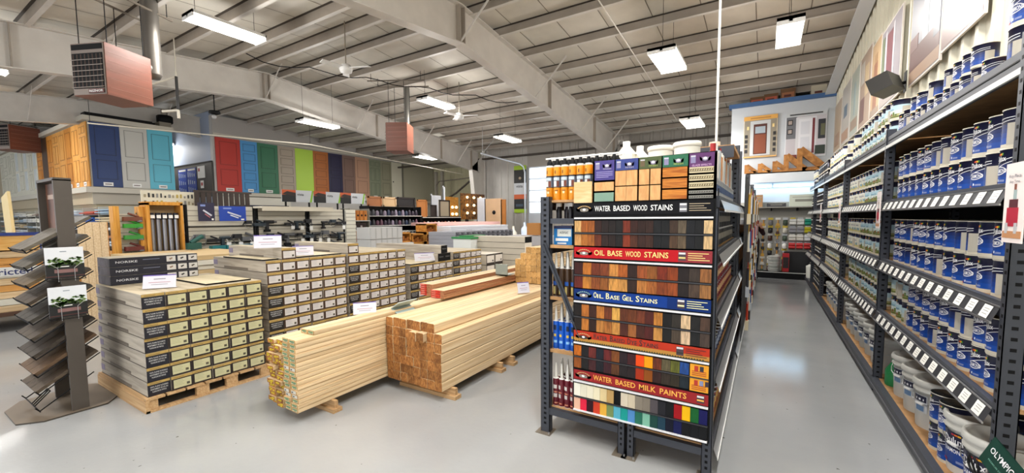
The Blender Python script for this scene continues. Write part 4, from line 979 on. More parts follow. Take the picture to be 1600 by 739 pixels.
# aisle side: tins of stain
TIN = {}
for nm, c, lc in (('black', '#1b1a1e', '#8f8a80'), ('red', '#8c1c28', '#d9b48c'), ('blue', '#1f2f5e', '#a9b4c8'), ('orange', '#a8421e', '#e0c060'), ('grey', '#a9adb0', '#4a5a78')):
    b = MB(); b.lathe([(.05, 0), (.05, .115), (.052, .12), (.052, .128), (.045, .128), (.043, .122), (.001, .122)], [M(c, .35), STEEL, STEEL, LIDM, LIDM, LIDM], 14)
    for i in range(4):
        a = -.7+i*.35; b.poly([(.051*math.cos(a), .051*math.sin(a), .04), (.051*math.cos(a+.35), .051*math.sin(a+.35), .04), (.051*math.cos(a+.35), .051*math.sin(a+.35), .085), (.051*math.cos(a), .051*math.sin(a), .085)], M(lc, .5))
    me = bpy.data.meshes.new('stain_tin'); me.from_pydata(b.v, [], b.f)
    for m in b.mats: me.materials.append(m)
    me.polygons.foreach_set('material_index', b.m); me.polygons.foreach_set('use_smooth', b.s); TIN[nm] = me
for si, nm in enumerate(('orange', 'blue', 'red', 'black', 'grey')):
    z = CS[si]+.001
    for i in range(17):
        y = 2.96+i*.112
        o = mk('stain_tin', TIN[nm], None, (XB-.09, y, z), random.uniform(-.7, .1))
        tag(o, '%s stain tin, %s from the front on the aisle side' % (nm, ORD[i]), 'tin', 'stain tins on the aisle side of the centre rack')
        if si in (2, 3) and i < 14:
            o = mk('stain_tin', TIN[nm], None, (XB-.09, y, z+.129), random.uniform(-.7, .1))
            tag(o, '%s stain tin stacked on top, %s from the front, aisle side' % (nm, ORD[i]), 'tin', 'stain tins on the aisle side of the centre rack')
for i in range(12):
    r = thing('solvent_bottle', 'tall pale solvent bottle, %s from the front on the top shelf' % ORD[i], 'bottle', (XB-.1, 3.4+i*.14, 1.966), 0, 'solvent bottles above the aisle shelves')
    b = MB(); c = ('#d9d6cf', '#b8c0c6', '#c98a4a')[i % 3]; b.box(-.04, .04, -.05, .05, 0, .2+.03*(i % 2), M(c, .4)); b.build('body', r)
    b = MB(); b.cyl((0, 0, .2), (0, 0, .27+.02*(i % 2)), .02, M(('#a02a2c', '#e8e8e4', '#2a2a30')[i % 3], .4), 10); b.build('cap', r)
b = MB(); b.box(XB-.5, XB, 4.0, 4.8, 2.28, 2.31, MDF); b.box(XB-.5, XB, 3.98, 4.0, 2.2, 2.3, GREYRACK); b.cyl((XB-.2, 4.5, 2.31), (XB-.2, 4.5, 2.42), .05, M('#d9cfc0', .5), 10); o = b.build('top_shelf', r); o.parent = None
tag(o, 'small wooden top shelf beside the tall rack post', 'shelf')
# hanging tools farther along the aisle side
for i in range(39):
    y = 5.5+i*.16; z = (1.95, 1.5, 1.05, .6)[i % 4]
    hc = ('#c9a24a', '#d9d3c4', '#3a3c44', '#b8452a', '#e0e2e6', '#2f5a8a')[i*7 % 6]
    r = thing('hanging_tool', '%s packaged painting tool hanging on the aisle hooks, %s along' % (('yellow', 'cream', 'black', 'red', 'white', 'blue')[i*7 % 6], ORD[i % 30]+(' again' if i > 29 else '')), 'tool', (XB+.08, y, z), 0, 'tools hanging along the aisle')
    b = MB(); b.cyl((0, 0, -.22), (0, 0, .02), .014, M(hc, .4), 8); b.build('handle', r)
    b = MB(); b.box(-.02, .02, -.05, .05, -.34, -.22, M(('#d9cdb0', '#3a2f28', '#b9bec4')[i % 3], .6)); b.build('head', r)
    b = MB(); b.box(-.003, .003, -.035, .035, .0, .1, M(('#e8e8e6', '#d8b02c', '#c0392b')[i % 3], .5)); b.build('card', r)
b = MB()
for y in [5.4+k*.95 for k in range(7)]: b.box(XB+.036, XB+.041, y, y+.93, .25, 2.15, M('#242428', .7))
tag(b.build('hook_panel'), 'dark hook panels behind the hanging tools on the aisle side', 'panel')

# ---------------------------------------------------------------- pallets and flooring cartons
def pallet(label, x0, x1, y0, y1, h=.13):
    r = thing('wooden_pallet', label, 'pallet', (0, 0, 0), 0, 'pallets under the flooring cartons')
    n = 7; w = (y1-y0)/n
    for i in range(n):
        b = MB(); b.box(x0, x1, y0+i*w+.004, y0+(i+1)*w-.012, h-.02, h, PINEX); b.build('deck_board', r)
    L = y1-y0
    for x in (x1-.05, (x0+x1)/2, x0+.01):
        b = MB(); b.box(x, x+.04, y0, y0+.09, .02, h-.02, PINEX)
        b.box(x, x+.04, y0+L*.36, y0+L*.46, .02, h-.02, PINEX); b.box(x, x+.04, y0+L*.6, y0+L*.7, .02, h-.02, PINEX); b.box(x, x+.04, y1-.09, y1, .02, h-.02, PINEX)
        b.box(x-.01, x+.05, y0, y1, 0, .02, PINEX)
        b.build('stringer', r)
    b = MB(); b.box(x0, x1, y0-.003, y0+.03, .0, h-.02, PINEX); b.build('end_board', r)
    return r
SIDEP = WOOD('#a59c90', '#c0b8ab', (2, 10, 26), .6, .05, name='cartonprint'); TAN = M('#b89e62', .6); FRM = M('#2b2124', .55); FRB = M('#4a3426', .55)
def carton(style, w=.168, h=.132, L=1.21):
    b = MB(); bd = b; b.box(-L, 0, .001, w-.001, .001, h-.001, {'*': SIDEP, '+x': FRM if style[0] == 'a' else FRB, '+z': WOOD('#b5a890', '#cbbfa8', (2, 14, 14), .6, .05, name='cartontop')})
    b.box(0, .001, .002, w-.002, h*.8, h-.002, TAN); b.box(0, .0012, .02, w*.6, h*.86, h*.89, M('#6b5634', .6))
    b.box(-L*.78, -L*.32, -.001, .001, .012, .036, M('#7b7268', .6)); b.text('VINYL PLANK', .1, .011, TX((-L*.6, -.0015, .05), (1, 0, 0), (0, 0, 1)), M('#8b8278', .6)); bd.box(-L, 0, -.0008, .001, .001, .007, M('#57504a', .7)); bd.box(-L, -L+.1, -.001, .001, .04, .1, M('#8c8398', .6)); b = MB()
    if style[1] == 't':
        b.box(.001, .0018, .004, w-.004, .004, h*.78, M('#1b1c2a' if style[0] == 'a' else '#211d1c', .55)); T = lambda z: TX((.003, w/2, z), (0, 1, 0), (0, 0, 1))
        for s, z, ww in (('VINYL PLANK FLOORING', .084, .13), ('REVETEMENT DE SOL EN', .062, .125), ('PLANCHE DE VINYLE', .04, .1)): b.text(s, ww, .013, T(z), M('#cfcfcf', .5))
    else:
        LB = M('#c6c3a0' if style[0] == 'a' else '#d0ccca', .6)
        b.box(.001, .002, .018, w-.014, .016, h*.72, LB); b.box(.002, .0024, w-.05, w-.026, .03, .052, M('#5a5648', .6))
        for q in range(4): b.box(.002, .0024, .026, w-.08+.01*(q % 2), h*.63-q*.014, h*.65-q*.014, M('#9a9a80' if style[0] == 'a' else '#a3a0a6', .6))
    return bd, b
PROT = {}
for s in ('at', 'al', 'bt', 'bl'):
    cb, cl = carton(s); o = cb.build('flooring_carton'); cl = cl.build('end_label', o); PROT[s] = (o, cl)
used = set()
def put_carton(s, x, y, z, label, grp):
    o, cl = PROT[s]
    if s in used: o = o.copy(); COL.objects.link(o); c2 = cl.copy(); COL.objects.link(c2); c2.parent = o
    used.add(s); o.location = (x+random.uniform(-.012, .006), y, z); o.rotation_euler = (0, 0, random.uniform(-.003, .003))
    tag(o, label, 'carton', grp)
def stack(nm, x, y0, zb_, rows, cols, pal, h=.132, w=.168, skip=(), st='b', tcol=0, tmax=99):
    for rI in range(rows):
        z = zb_+(rows-1-rI)*h
        for c in range(cols):
            if (rI, c) in skip: continue
            s = st+('t' if c == tcol and rI >= tmax else 'l')
            kind = 'dark text' if s[1] == 't' else ('cream label' if st == 'a' else 'white label')
            put_carton(s, x, y0+c*w, z, 'flooring carton with %s, %s row from top, %s column, %s' % (kind, ORD[rI], ORD[c], nm), 'flooring cartons, '+nm)
    pallet('wooden pallet under the cartons, '+nm, x-1.25, x+.03, y0-.03, y0+cols*w+.03, pal)
stack('nearest stack', -4.615, 1.335, .13, 7, 6, .13, st='a', tcol=0, tmax=0)
stack('second stack', -4.65, 2.42, .19, 8, 6, .19, tmax=2)
stack('third stack', -4.65, 3.46, .19, 8, 6, .19, tmax=1)
stack('fourth stack', -4.65, 4.56, .19, 6, 6, .19, tmax=0)
stack('fifth stack', -4.65, 5.6, .19, 7, 5, .19, tmax=0)
put_carton('bl', -4.65, 2.6, .19+8*.132, 'single carton standing on top of the second stack, second column', 'flooring cartons on top')
put_carton('bl', -4.65, 3.47, .19+8*.132, 'single carton standing on top of the third stack, first column', 'flooring cartons on top')
for i, (y, z) in enumerate(((5.2, .985), (5.36, .985), (5.28, 1.117))):
    b = MB(); b.box(-1.6, 0, 0, .16, 0, .128, {'*': SIDEP, '+x': BLACK}); b.text('PREMIUM', .1, .02, TX((.002, .08, .07), (0, 1, 0), (0, 0, 1)), M('#777777', .5))
    tag(b.build('long_carton', loc=(-4.65, y, z)), 'long carton with black end lying across the fourth stack, %s' % ('lower front', 'lower back', 'upper')[i], 'carton', 'long cartons on the fourth stack')
for i in range(4):
    for j in range(2):
        b = MB(); b.box(-1.3, 0, 0, .29, 0, .2, {'*': M('#d0c8ba', .6), '+x': M('#3a322c', .5)}); b.box(.0, .003, .02, .27, .03, .17, M('#ded8cf', .6)); b.box(.003, .004, .2, .24, .05, .08, M('#3a3a3a', .6))
        b.box(-1.3, 0, -.001, .0, .185, .195, M('#5a5048', .6))
        tag(b.build('wide_carton', loc=(-4.65, 6.6+j*.3, .19+i*.2)), 'wide carton with large pale label, %s row up, %s of two beyond the fifth stack' % (ORD[i], ('nearer', 'farther')[j]), 'carton', 'wide cartons beyond the fifth stack')
pallet('pallet under the wide pale-labelled cartons', -6.0, -4.6, 6.57, 7.23, .19)
for i in range(9):
    b = MB(); b.box(-1.6, 0, 0, .3, 0, .128, {'*': M('#c9c2b4', .6, vary=.04), '+x': BLACK if i == 8 else M('#d6d0c4', .6)}); b.box(-1.6, 0, -.002, 0, .0, .008, M('#5a4f44', .6))
    tag(b.build('pale_carton', loc=(-4.35, 7.6, .13+i*.13)), 'long pale carton in the tall stack by the green-lidded bin, %s from the floor' % ORD[i], 'carton', 'long pale cartons by the bin')
pallet('pallet under the tall stack of long pale cartons', -6.0, -4.3, 7.55, 7.95, .13)
# black-boxed laminate on the nearest stack
for i in range(3):
    r = thing('laminate_box', 'black laminate flooring box with white lettering, %s of three on nearest stack' % ('bottom', 'middle', 'top')[i], 'carton', (-5.515-.012*i, 1.37+.004*i, 1.056+i*.09), 0, 'black laminate boxes')
    b = MB(); b.box(-.36, 0, 0, .745, 0, .088, {'*': M('#1d1f30', .45), '-y': WOOD('#3b3c48', '#6a6670', (8, 8, 8), .5, .05, name='box'), '+z': M('#b9b09e', .6, vary=.04)}); b.build('box', r)
    b = MB(); b.text('NORSKE', .17, .022, TX((.002, .13, .046), (0, 1, 0), (0, 0, 1)), M('#d9dae0', .4)); b.box(0, .0015, .26, .4, .055, .06, M('#8c90a8', .5)); b.build('lettering', r)
    for j in range(3):
        b = MB(); y = .46+j*.1; b.box(0, .002, y, y+.08, .018, .076, M('#c9c7c5', .5)); b.poly([(.0025, y+.02, .05), (.0025, y+.03, .035), (.0025, y+.055, .05), (.0025, y+.05, .062)], M(('#8d7565', '#2c2a2e', '#4a4038')[j], .5)); b.build('picture', r)
def board(nm, label, c, sx, sy, rz=0, col='#c9bc9c', t=.014):
    b = MB(); b.box(-sx/2, sx/2, -sy/2, sy/2, 0, t, {'*': BLACK, '+z': WOOD(col, '#d9cdb0', (2, 9, 9), .5, .04, name='sampleboard')}); o = b.build(nm, loc=c, rz=rz); return tag(o, label, 'sample board', 'flooring sample boards')
board('sample_board', 'flat cream sample board with black edge on the nearest stack', (-5.1, 2.07, 1.056), .8, .42)
board('sample_board', 'cream sample board lying over the front corner of second stack', (-5.15, 2.5, 1.248), .9, .17)
board('sample_board', 'long cream sample board across the top of second stack', (-5.2, 3.1, 1.248), 1.0, .6)
board('sample_board', 'cream sample board lying on the front of fourth stack', (-5.1, 4.85, .985), .9, .55)
def card(label, c, rz, w=.2, h=.11):
    r = thing('price_card', label, 'sign', c, rz, 'white price cards on the stock')
    b = MB(); T = Matrix.Rotation(-.35, 4, 'X'); b.box(-w/2, w/2, -.003, .0, 0, h, M('#d2d1da', .5), T); b.box(-w/2, w/2, -.002, .05, 0, .003, M('#d2d1da', .5)); b.build('card', r)
    b = MB(); b.box(-w/2, w/2, -.0045, -.003, h*.93, h, M('#6a5a9c', .5), T); b.box(-w*.18, w*.18, -.0045, -.003, h*.66, h*.72, M('#8a8a94', .5), T); b.box(-w*.33, w*.33, -.0045, -.003, h*.42, h*.46, M('#b58a94', .5), T); b.box(-w*.25, w*.25, -.0045, -.003, h*.26, h*.3, M('#9a9aa4', .5), T); b.build('print', r)
card('white price card on the nearest carton stack', (-4.88, 1.55, 1.06), 1.0, .25, .13)
card('white price card on the single carton above second stack', (-4.75, 2.5, 1.385), 1.0, .27, .15)
card('white price card lying over the second stack sample board', (-4.78, 2.93, 1.265), 1.05, .23, .12)
card('double white price card on the fourth stack', (-4.8, 5.05, 1.0), 1.05, .34, .14)
card('curled white price card on the left lumber pile', (-3.42, 2.72, .745), .9, .22, .12)
card('white price card on the large timber pile by the rack', (-2.62, 4.55, .74), .9, .16, .14)

# ---------------------------------------------------------------- lumber
def timber(w, h, L, endm, lab=None, ch=.0055):
    b = MB(); pts = [(ch, 0), (w-ch, 0), (w, ch), (w, h-ch), (w-ch, h), (ch, h), (0, h-ch), (0, ch)]
    n = len(b.v)
    for y in (0, L): b.v += [(p[0], y, p[1]) for p in pts]
    for i in range(8): j = (i+1) % 8; b.face((n+i, n+j, n+8+j, n+8+i), PINE)
    b.face([n+i for i in range(8)][::-1][::-1], endm); b.face([n+15-i for i in range(8)], endm)
    e = -.0012
    def P(x0, x1, z0, z1, m): b.poly([(x0, e, z0), (x1, e, z0), (x1, e, z1), (x0, e, z1)], m)
    if lab == 'green':
        P(.012, w-.012, h*.18, h*.84, M('#c9c8a8', .6))
        e = -.002; P(.016, w-.016, h*.5, h*.74, M('#3f7a4c', .6)); P(.03, w-.02, h*.28, h*.4, M('#4f5a44', .6))
    if lab == 'white':
        P(.012, w-.012, h*.15, h*.84, M('#d0cdc2', .6)); e = -.002; P(.02, w-.05, h*.3, h*.6, M('#5a5a58', .6))
    if lab == 'yellow':
        for q in range(5):
            x = .01+random.random()*(w-.045); z = h*(.1+.55*random.random()); P(x, x+.02+.012*random.random(), z, z+h*.28, M('#d8c02c', .5))
    return b
UL = {}
def put_timber(key, mk_, loc, label, cat, grp, rz=0):
    if key not in UL: o = mk_().build('timber'); UL[key] = o
    else: o = UL[key].copy(); COL.objects.link(o)
    o.location = loc; o.rotation_euler = (0, 0, rz); return tag(o, label, cat, grp)
z0 = .1; nrow = 16
for c in range(4):
    for k in range(nrow-(c < 2)):
        z = z0+k*.0385; x = -3.655+c*.107 if c < 2 else -3.43+(c-2)*.1
        if c < 2:
            if k > nrow-2 and c == 0: pass
            kk = ('y', (k+c) % 4); f = lambda: timber(.1, .038, 4.7, ENDG, 'yellow')
            nm = 'yellow-marked end'; j = random.uniform(-.02, .03)
        else:
            kk = ('g' if k not in (3, 4, 9) else 'w',); f = (lambda: timber(.093, .038, 4.7, ENDY, 'green')) if kk[0] == 'g' else (lambda: timber(.093, .038, 4.7, ENDY, 'white'))
            nm = 'green-labelled end' if kk[0] == 'g' else 'white-labelled end'; j = random.uniform(-.006, .006)
        if c < 2 and k == nrow-1 and False: continue
        put_timber(kk, f, (x+random.uniform(-.004, .004), 1.88+j, z), 'board with %s, %s layer up, %s column of left lumber pile' % (nm, ORD[k], ORD[c]), 'lumber', 'boards in the left lumber pile')
for i in range(2):
    put_timber(('g',), None, (-3.43+i*.098, 2.05, z0+nrow*.0385), 'extra board lying on top of left lumber pile, %s of two' % ('left', 'right')[i], 'lumber', 'boards on top of the left pile')
for k in range(7):
    for c in range(8):
        if k == 6 and c == 7: continue
        x = -3.215+c*.0905; z = .1+k*.0895
        if k == 6: x += -.0
        j = random.uniform(-.008, .008)+(-.05 if (k, c) in ((5, 4), (5, 5)) else 0)+(.0 if k < 6 else .02*(c % 2))
        put_timber('p4', lambda: timber(.0888, .0885, 4.9, ENDG, None, .008), (x, 2.81+j, z), 'square timber post, %s layer up, %s from left, large centre pile' % (ORD[k], ORD[c]), 'lumber', 'square timbers in the large centre pile')
# dunnage
for i, (x0, x1, y) in enumerate(((-3.6, -3.17, 2.2), (-3.15, -2.42, 2.95), (-3.15, -2.42, 3.75), (-3.15, -2.42, 4.0), (-3.6, -3.17, 5.9), (-3.15, -2.42, 6.6))):
    b = MB(); b.box(x0, x1, y-.045, y+.045, 0, .035, PINEX); b.box(x0, x1-.02, y-.018, y+.018, .035, .1, PINEX)
    tag(b.build('timber_runner'), 'wooden runner carrying the lumber, %s from the front%s' % (ORD[i % 4], ', left pile' if x0 < -3.5 else ', centre pile' if i < 4 else ', far centre'), 'runner', 'wooden runners under the lumber')
# farther pile of golden-ended posts on the centre pile
for k in range(6):
    for c in range(6):
        if (k == 5 and c in (0, 1)) or (k == 4 and c == 0): continue
        put_timber('q4', lambda: timber(.0888, .0885, 3.2, ENDY, None, .008), (-3.19+c*.0905, 5.28+random.uniform(-.01, .01), .735+k*.0895), 'golden-ended square post, %s layer up, %s from left, raised rear pile' % (ORD[k], ORD[c]), 'lumber', 'golden-ended posts on the rear pile')
# red-ended bundles
RWR = M('#c23a2c', .45); CED = WOOD('#98664a', '#b98c68', (55, 1.2, 55), .6, .1, name='cedar')
for i, (x, y, n) in enumerate(((-3.62, 3.72, 6), (-3.39, 3.66, 4))):
    for k in range(n):
        r = thing('cedar_board', 'reddish board, %s layer up, %s red-ended bundle' % (ORD[k], ('left', 'right')[i]), 'lumber', (x, y, .76+k*.024), 0, 'reddish boards with red wrapped ends')
        b = MB(); b.box(0, .2, 0, 4.2, 0, .021, {'*': CED, '+z': PINE}); b.build('board', r)
        b = MB(); b.box(-.002, .1 if i == 0 else .14, -.004, .05, .001, .02, RWR); b.box(.01, .07, -.005, -.004, .006, .014, M('#e2a090', .5)); b.build('end_wrap', r)
b = MB(); b.box(0, .2, 0, .02, 0, .16, M('#9aa29c', .4, .3)); b.box(0, .2, 0, .2, 0, .012, M('#9aa29c', .4, .3)); tag(b.build('metal_bracket', loc=(-3.36, 5.0, .87)), 'grey L-shaped bracket on the reddish boards', 'bracket')
b = MB(); T = Matrix.Rotation(.5, 4, 'Y'); b.box(0, .14, 0, .26, 0, .008, M('#9fb0b2', .4), T); b.box(0, .14, 0, .26, 0, .008, M('#b8c4c2', .4), Matrix.Rotation(-.55, 4, 'Y')); tag(b.build('folded_card', loc=(-3.3, 2.95, .765)), 'grey-green folded card standing on the left lumber pile', 'card')

# ---------------------------------------------------------------- sample stand at front left
TAUPE = M('#57504a', .5, vary=.05)
r = thing('sample_stand', 'grey-brown decking sample stand at front left', 'display stand', (0, 0, 0))
b = MB(); X0, X1 = -5.98, -5.16
pl = [(X0+.05, .78), (-5.72, .66), (-5.28, .66), (X1, .8), (X1, 1.2), (-5.3, 1.3), (-5.9, 1.3), (X0, 1.2)]
b.poly([(p[0], p[1], .012) for p in pl], M('#75695b', .5, vary=.05)); b.poly([(p[0], p[1], 0) for p in pl][::-1], M('#6e655a', .5))
for p, q in zip(pl, pl[1:]+pl[:1]): b.poly([(p[0], p[1], 0), (q[0], q[1], 0), (q[0], q[1], .012), (p[0], p[1], .012)], M('#4a443c', .5))
b.build('base_plate', r)
for x in (-5.235, -5.775):
    b = MB(); b.box(x, x+.03, .98, 1.09, .012, 2.06, TAUPE); b.build('post', r)
b = MB(); b.box(-5.775, -5.205, .98, 1.09, 2.05, 2.075, TAUPE); b.build('top_bar', r)
b = MB(); b.box(-5.74, -5.24, 1.03, 1.036, 1.55, 2.04, {'*': WOOD('#4c3328', '#7a5340', (6, 6, 3), .5, .03, name='headerprint')}); b.box(-5.68, -5.3, 1.028, 1.03, 1.9, 1.94, M('#a58f80', .5)); b.build('header_panel', r)
ZT = [.236, .388, .541, .69, .842, .994, 1.146, 1.297, 1.446]
PC = ['#50463c', '#5c4a3a', '#3c3631', '#4d453c', '#3f3b36', '#463d34', '#5c4f3c', '#504b42', '#5c564d']
for i, z in enumerate(ZT):
    a = math.atan2(.255, .38); L_ = .47 if i < 8 else .5
    T = Matrix.Translation((0, .79, z)) @ Matrix.Rotation(a, 4, 'X')
    b = MB(); c = PC[i]; c2 = '#%02x%02x%02x' % tuple(min(255, int(int(c[j:j+2], 16)*1.3)) for j in (1, 3, 5)); m = WOOD(c, c2, (60, 3, 60), .5, .03, name='decking')
    nb = 3; w = .5/nb
    for j in range(nb):
        x = -5.72+j*w
        b.box(x+.002, x+w-.004, 0, L_, 0, .026, m, T)
        for q in range(3): b.box(x+.012+q*w/3.4, x+.03+q*w/3.4, -.002, 0, .005, .02, M('#2c2824', .7), T)
    o = b.build('decking_board', r)
    b = MB()
    for p, q in (((-5.74, 0, -.012), (-5.74, L_, -.012)), ((-5.215, 0, -.012), (-5.215, L_, -.012)), ((-5.74, 0, -.012), (-5.215, 0, -.012)), ((-5.74, 0, -.012), (-5.74, 0, .03)), ((-5.215, 0, -.012), (-5.215, 0, .03))):
        b.cyl(tuple(T @ Vector(p)), tuple(T @ Vector(q)), .005, BLACK, 6)
    b.build('wire_shelf', r)
b = MB(); T = Matrix.Translation((0, .79, .085)) @ Matrix.Rotation(math.atan2(.255, .38), 4, 'X')
for p, q in (((-5.72, 0, 0), (-5.72, .42, 0)), ((-5.22, 0, 0), (-5.22, .42, 0)), ((-5.76, 0, 0), (-5.2, 0, 0)), ((-5.72, 0, 0), (-5.72, 0, .04)), ((-5.22, 0, 0), (-5.22, 0, .04)), ((-5.5, 0, 0), (-5.5, .14, .03)), ((-5.5, .14, .03), (-5.4, .14, .03)), ((-5.4, .14, .03), (-5.4, 0, 0)), ((-5.45, 0, 0), (-5.45, .14, .03))):
    b.cyl(tuple(T @ Vector(p)), tuple(T @ Vector(q)), .005, BLACK, 6)
b.build('empty_wire_shelf', r)
b = MB(); b.box(-5.19, -5.18, 1.34, 1.36, .2, .75, BLACK); b.build('side_rail', r)
LEAF = M('#4b6a34', .7); 
for z, nm in ((1.21, 'upper'), (.87, 'lower')):
    q = thing('leaflet_holder', 'leaflet holder with leafy picture, the %s one on the stand' % nm, 'leaflet holder', (-5.16, .885, z), 0, 'leaflet holders on the stand')
    b = MB(); b.box(-.002, .0, 0, .235, .0, .265, M('#dfe2e8', .4)); b.build('leaflet', q)
    b = MB(); b.box(.0, .0015, 0, .235, .0, .12, M('#15171a', .5)); 
    rnd = random.Random(3)
    for k in range(90):
        y = rnd.uniform(.02, .22); zz = .12+rnd.uniform(-.02, .055)*(1 if abs(y-.05) < .04 or y > .15 else .6); s = rnd.uniform(.008, .016)
        b.poly([(.003, y-s, zz), (.003, y, zz-s*.6), (.003, y+s, zz), (.003, y, zz+s*.7)], M(('#4b6a34', '#5f8040', '#31491f', '#76904e')[k % 4], .7))
    b.box(.0015, .0025, .05, .19, .045, .075, M('#8a6a68', .6)); b.box(.0015, .0025, .07, .14, .095, .102, PAPER); b.box(.0015, .0025, .09, .13, .225, .232, M('#8f99a4', .6)); b.box(.0015, .002, .0, .235, .012, .02, M('#5a3330', .6)); b.build('leaflet_picture', q)
    b = MB()
    for y in (.07, .17): b.tube([(.012, y, -.03), (.012, y, .085), (.012, y-.05 if y < .1 else y+.05, .13)], .0022, STEEL, 5)
    b.tube([(-.01, 0, .0), (.02, 0, -.015), (.02, .235, -.015), (-.01, .235, 0)], .003, BLACK, 5); b.build('wire_holder', q)

# ---------------------------------------------------------------- far left: moulding racks and lumber tables
YR = 3.9
r = thing('moulding_rack', 'long low rack of mouldings under the display block', 'rack', (0, 0, 0))
b = MB(); b.box(-31, -14.8, YR+.8, YR+.84, 0, 2.05, M('#6d6256', .7)); b.build('back_panel', r)
xs = [-14.8-i*1.45 for i in range(12)]
for x in xs:
    b = MB(); b.box(x-.03, x+.03, YR, YR+.8, 0, 2.1, M('#a9a89f', .5)); b.build('upright', r)
RZ = [.25, .5, .75, 1.0, 1.22, 1.44, 1.66, 1.88]
for z in RZ:
    b = MB(); b.box(-31, -14.8, YR+.02, YR+.8, z-.015, z, M('#8d8c86', .5)); b.build('shelf', r)
cc = ['#e2e2de', '#c9d4dc', '#d9c7a2', '#e9e6da', '#b9825a', '#9fb4c4', '#6b5040', '#dfe4e8']
k = 0
for xi in range(10):
    for zi, z in enumerate(RZ):
        c = cc[(xi*5+zi*3) % 8]
        if xi in (1, 2) and zi == 6: c = '#2d66b0'
        if xi in (1, 2) and zi == 4: c = '#b8342c'
        if xi == 1 and zi == 7: c = '#c0522c'
        x = xs[xi]-1.38
        n = random.choice((2, 3, 4)); b = MB()
        for j in range(n): b.box(0, random.uniform(1.1, 1.34), -.12*(j % 2), .5, j*.035, j*.035+.03, M(c, .5))
        nmc = {'#2d66b0': 'blue', '#b8342c': 'red', '#c0522c': 'orange'}.get(c, 'pale')
        tag(b.build('moulding_bundle', loc=(x, YR+.02, z+.001)), '%s moulding bundle, %s shelf up, %s bay from right' % (nmc, ORD[zi], ORD[xi]), 'moulding', 'moulding bundles in the long rack')
# lumber tables at left
for i, (x, y0, y1, zb_, n, nm) in enumerate(((-9.9, -.6, 2.3, .3, 9, 'nearest'), (-11.4, .2, 4.2, .3, 7, 'second'))):
    r = thing('lumber_table', 'low timber bench at left carrying board packs, the %s one' % nm, 'bench', (0, 0, 0), 0, 'benches at the left')
    b = MB(); b.box(x-1.2, x, y0, y1, zb_-.06, zb_, M('#5a4030', .7)); b.build('top', r)
    for yy in (y0+.2, (y0+y1)/2, y1-.25):
        for xx in (x-1.1, x-.1): b = MB(); b.box(xx-.04, xx+.04, yy-.04, yy+.04, 0, zb_-.06, M('#4a3628', .7)); b.build('leg', r)
    for k in range(n):
        c = [PINE, M('#d9d6ca', .5, vary=.05), WOOD('#c98f48', '#e0b070', (55, 1.2, 55), .5, .1, name='pineb')][(0, 1, 0, 2, 0, 1, 2, 2, 0)[k]]
        h = .105
        b = MB()
        for j in range(5): b.box(x-1.1+j*.21, x-1.1+j*.21+.205, y0+.05+.03*(j % 2), y1-.05, zb_+k*h+.002, zb_+k*h+h-.006, c)
        tag(b.build('board_pack'), 'pack of boards, %s layer up, on the %s bench at left' % (ORD[k], nm), 'lumber pack', 'board packs on the benches')
b = MB(); b.box(-9.895, -9.89, -.3, 1.9, .86, 1.0, M('#dcdcda', .5)); b.text('Restricted', .62, .1, TX((-9.885, 1.25, .93), (0, 1, 0), (0, 0, 1)), M('#2f3a6a', .5)); tag(b.build('wrapped_label'), 'white wrap with dark blue word on the left board packs', 'wrap')
b = MB(); b.box(-9.88, -9.87, -.4, .9, .36, .48, M('#b8282c', .5)); tag(b.build('red_label'), 'red plastic wrap low on the left board packs', 'wrap')
r = thing('pine_board', 'pine panel with dark blue frame lying on the left packs', 'panel', (-9.9, .1, 1.26))
b = MB(); b.box(-1.1, 0, 0, 1.6, 0, .22, WOOD('#d9a860', '#e6c080', (30, 2, 30), .5, .03, name='panelpine')); b.build('panel', r)
b = MB(); b.box(0, .02, -.02, 1.62, .22, .27, M('#243a78', .5)); b.box(0, .02, 1.56, 1.62, 0, .27, M('#243a78', .5)); b.build('frame', r)
b = MB(); b.box(-.3, .3, -.04, .0, 0, 1.7, M('#dccb9c', .6), Matrix.Rotation(-.18, 4, 'Y')); tag(b.build('cream_panel', loc=(-12.3, 1.75, .55)), 'tall cream panel leaning at far left before the racks', 'panel')
b = MB()
for j in range(4): b.box(j*.1, j*.1+.095, 0, .03, 0, 1.68, PINE)
tag(b.build('leaning_planks', loc=(-9.9, 2.1, .0), rz=.9), 'pine planks standing upright left of the grey slatted display', 'planks')
for i in range(8):
    b = MB(); b.box(0, 1.8, 0, 1.5, 0, .07, M(('#e0dccf', '#c9b28a', '#d8d4c8')[i % 3], .6)); tag(b.build('sheet_stack', loc=(-9.3-.05*(i % 2), 2.35, .55+i*.075)), 'flat sheet, %s from bottom, in the pale stack behind the stand' % ORD[i], 'sheet', 'flat sheets behind the stand')
for x in (-9.2, -7.7):
    b = MB(); b.box(0, .1, 0, 1.4, 0, .54, PINEX); tag(b.build('sheet_trestle', loc=(x, 2.4, 0)), 'timber trestle under the pale sheet stack, %s side' % ('left' if x < -9 else 'right'), 'trestle', 'trestles')

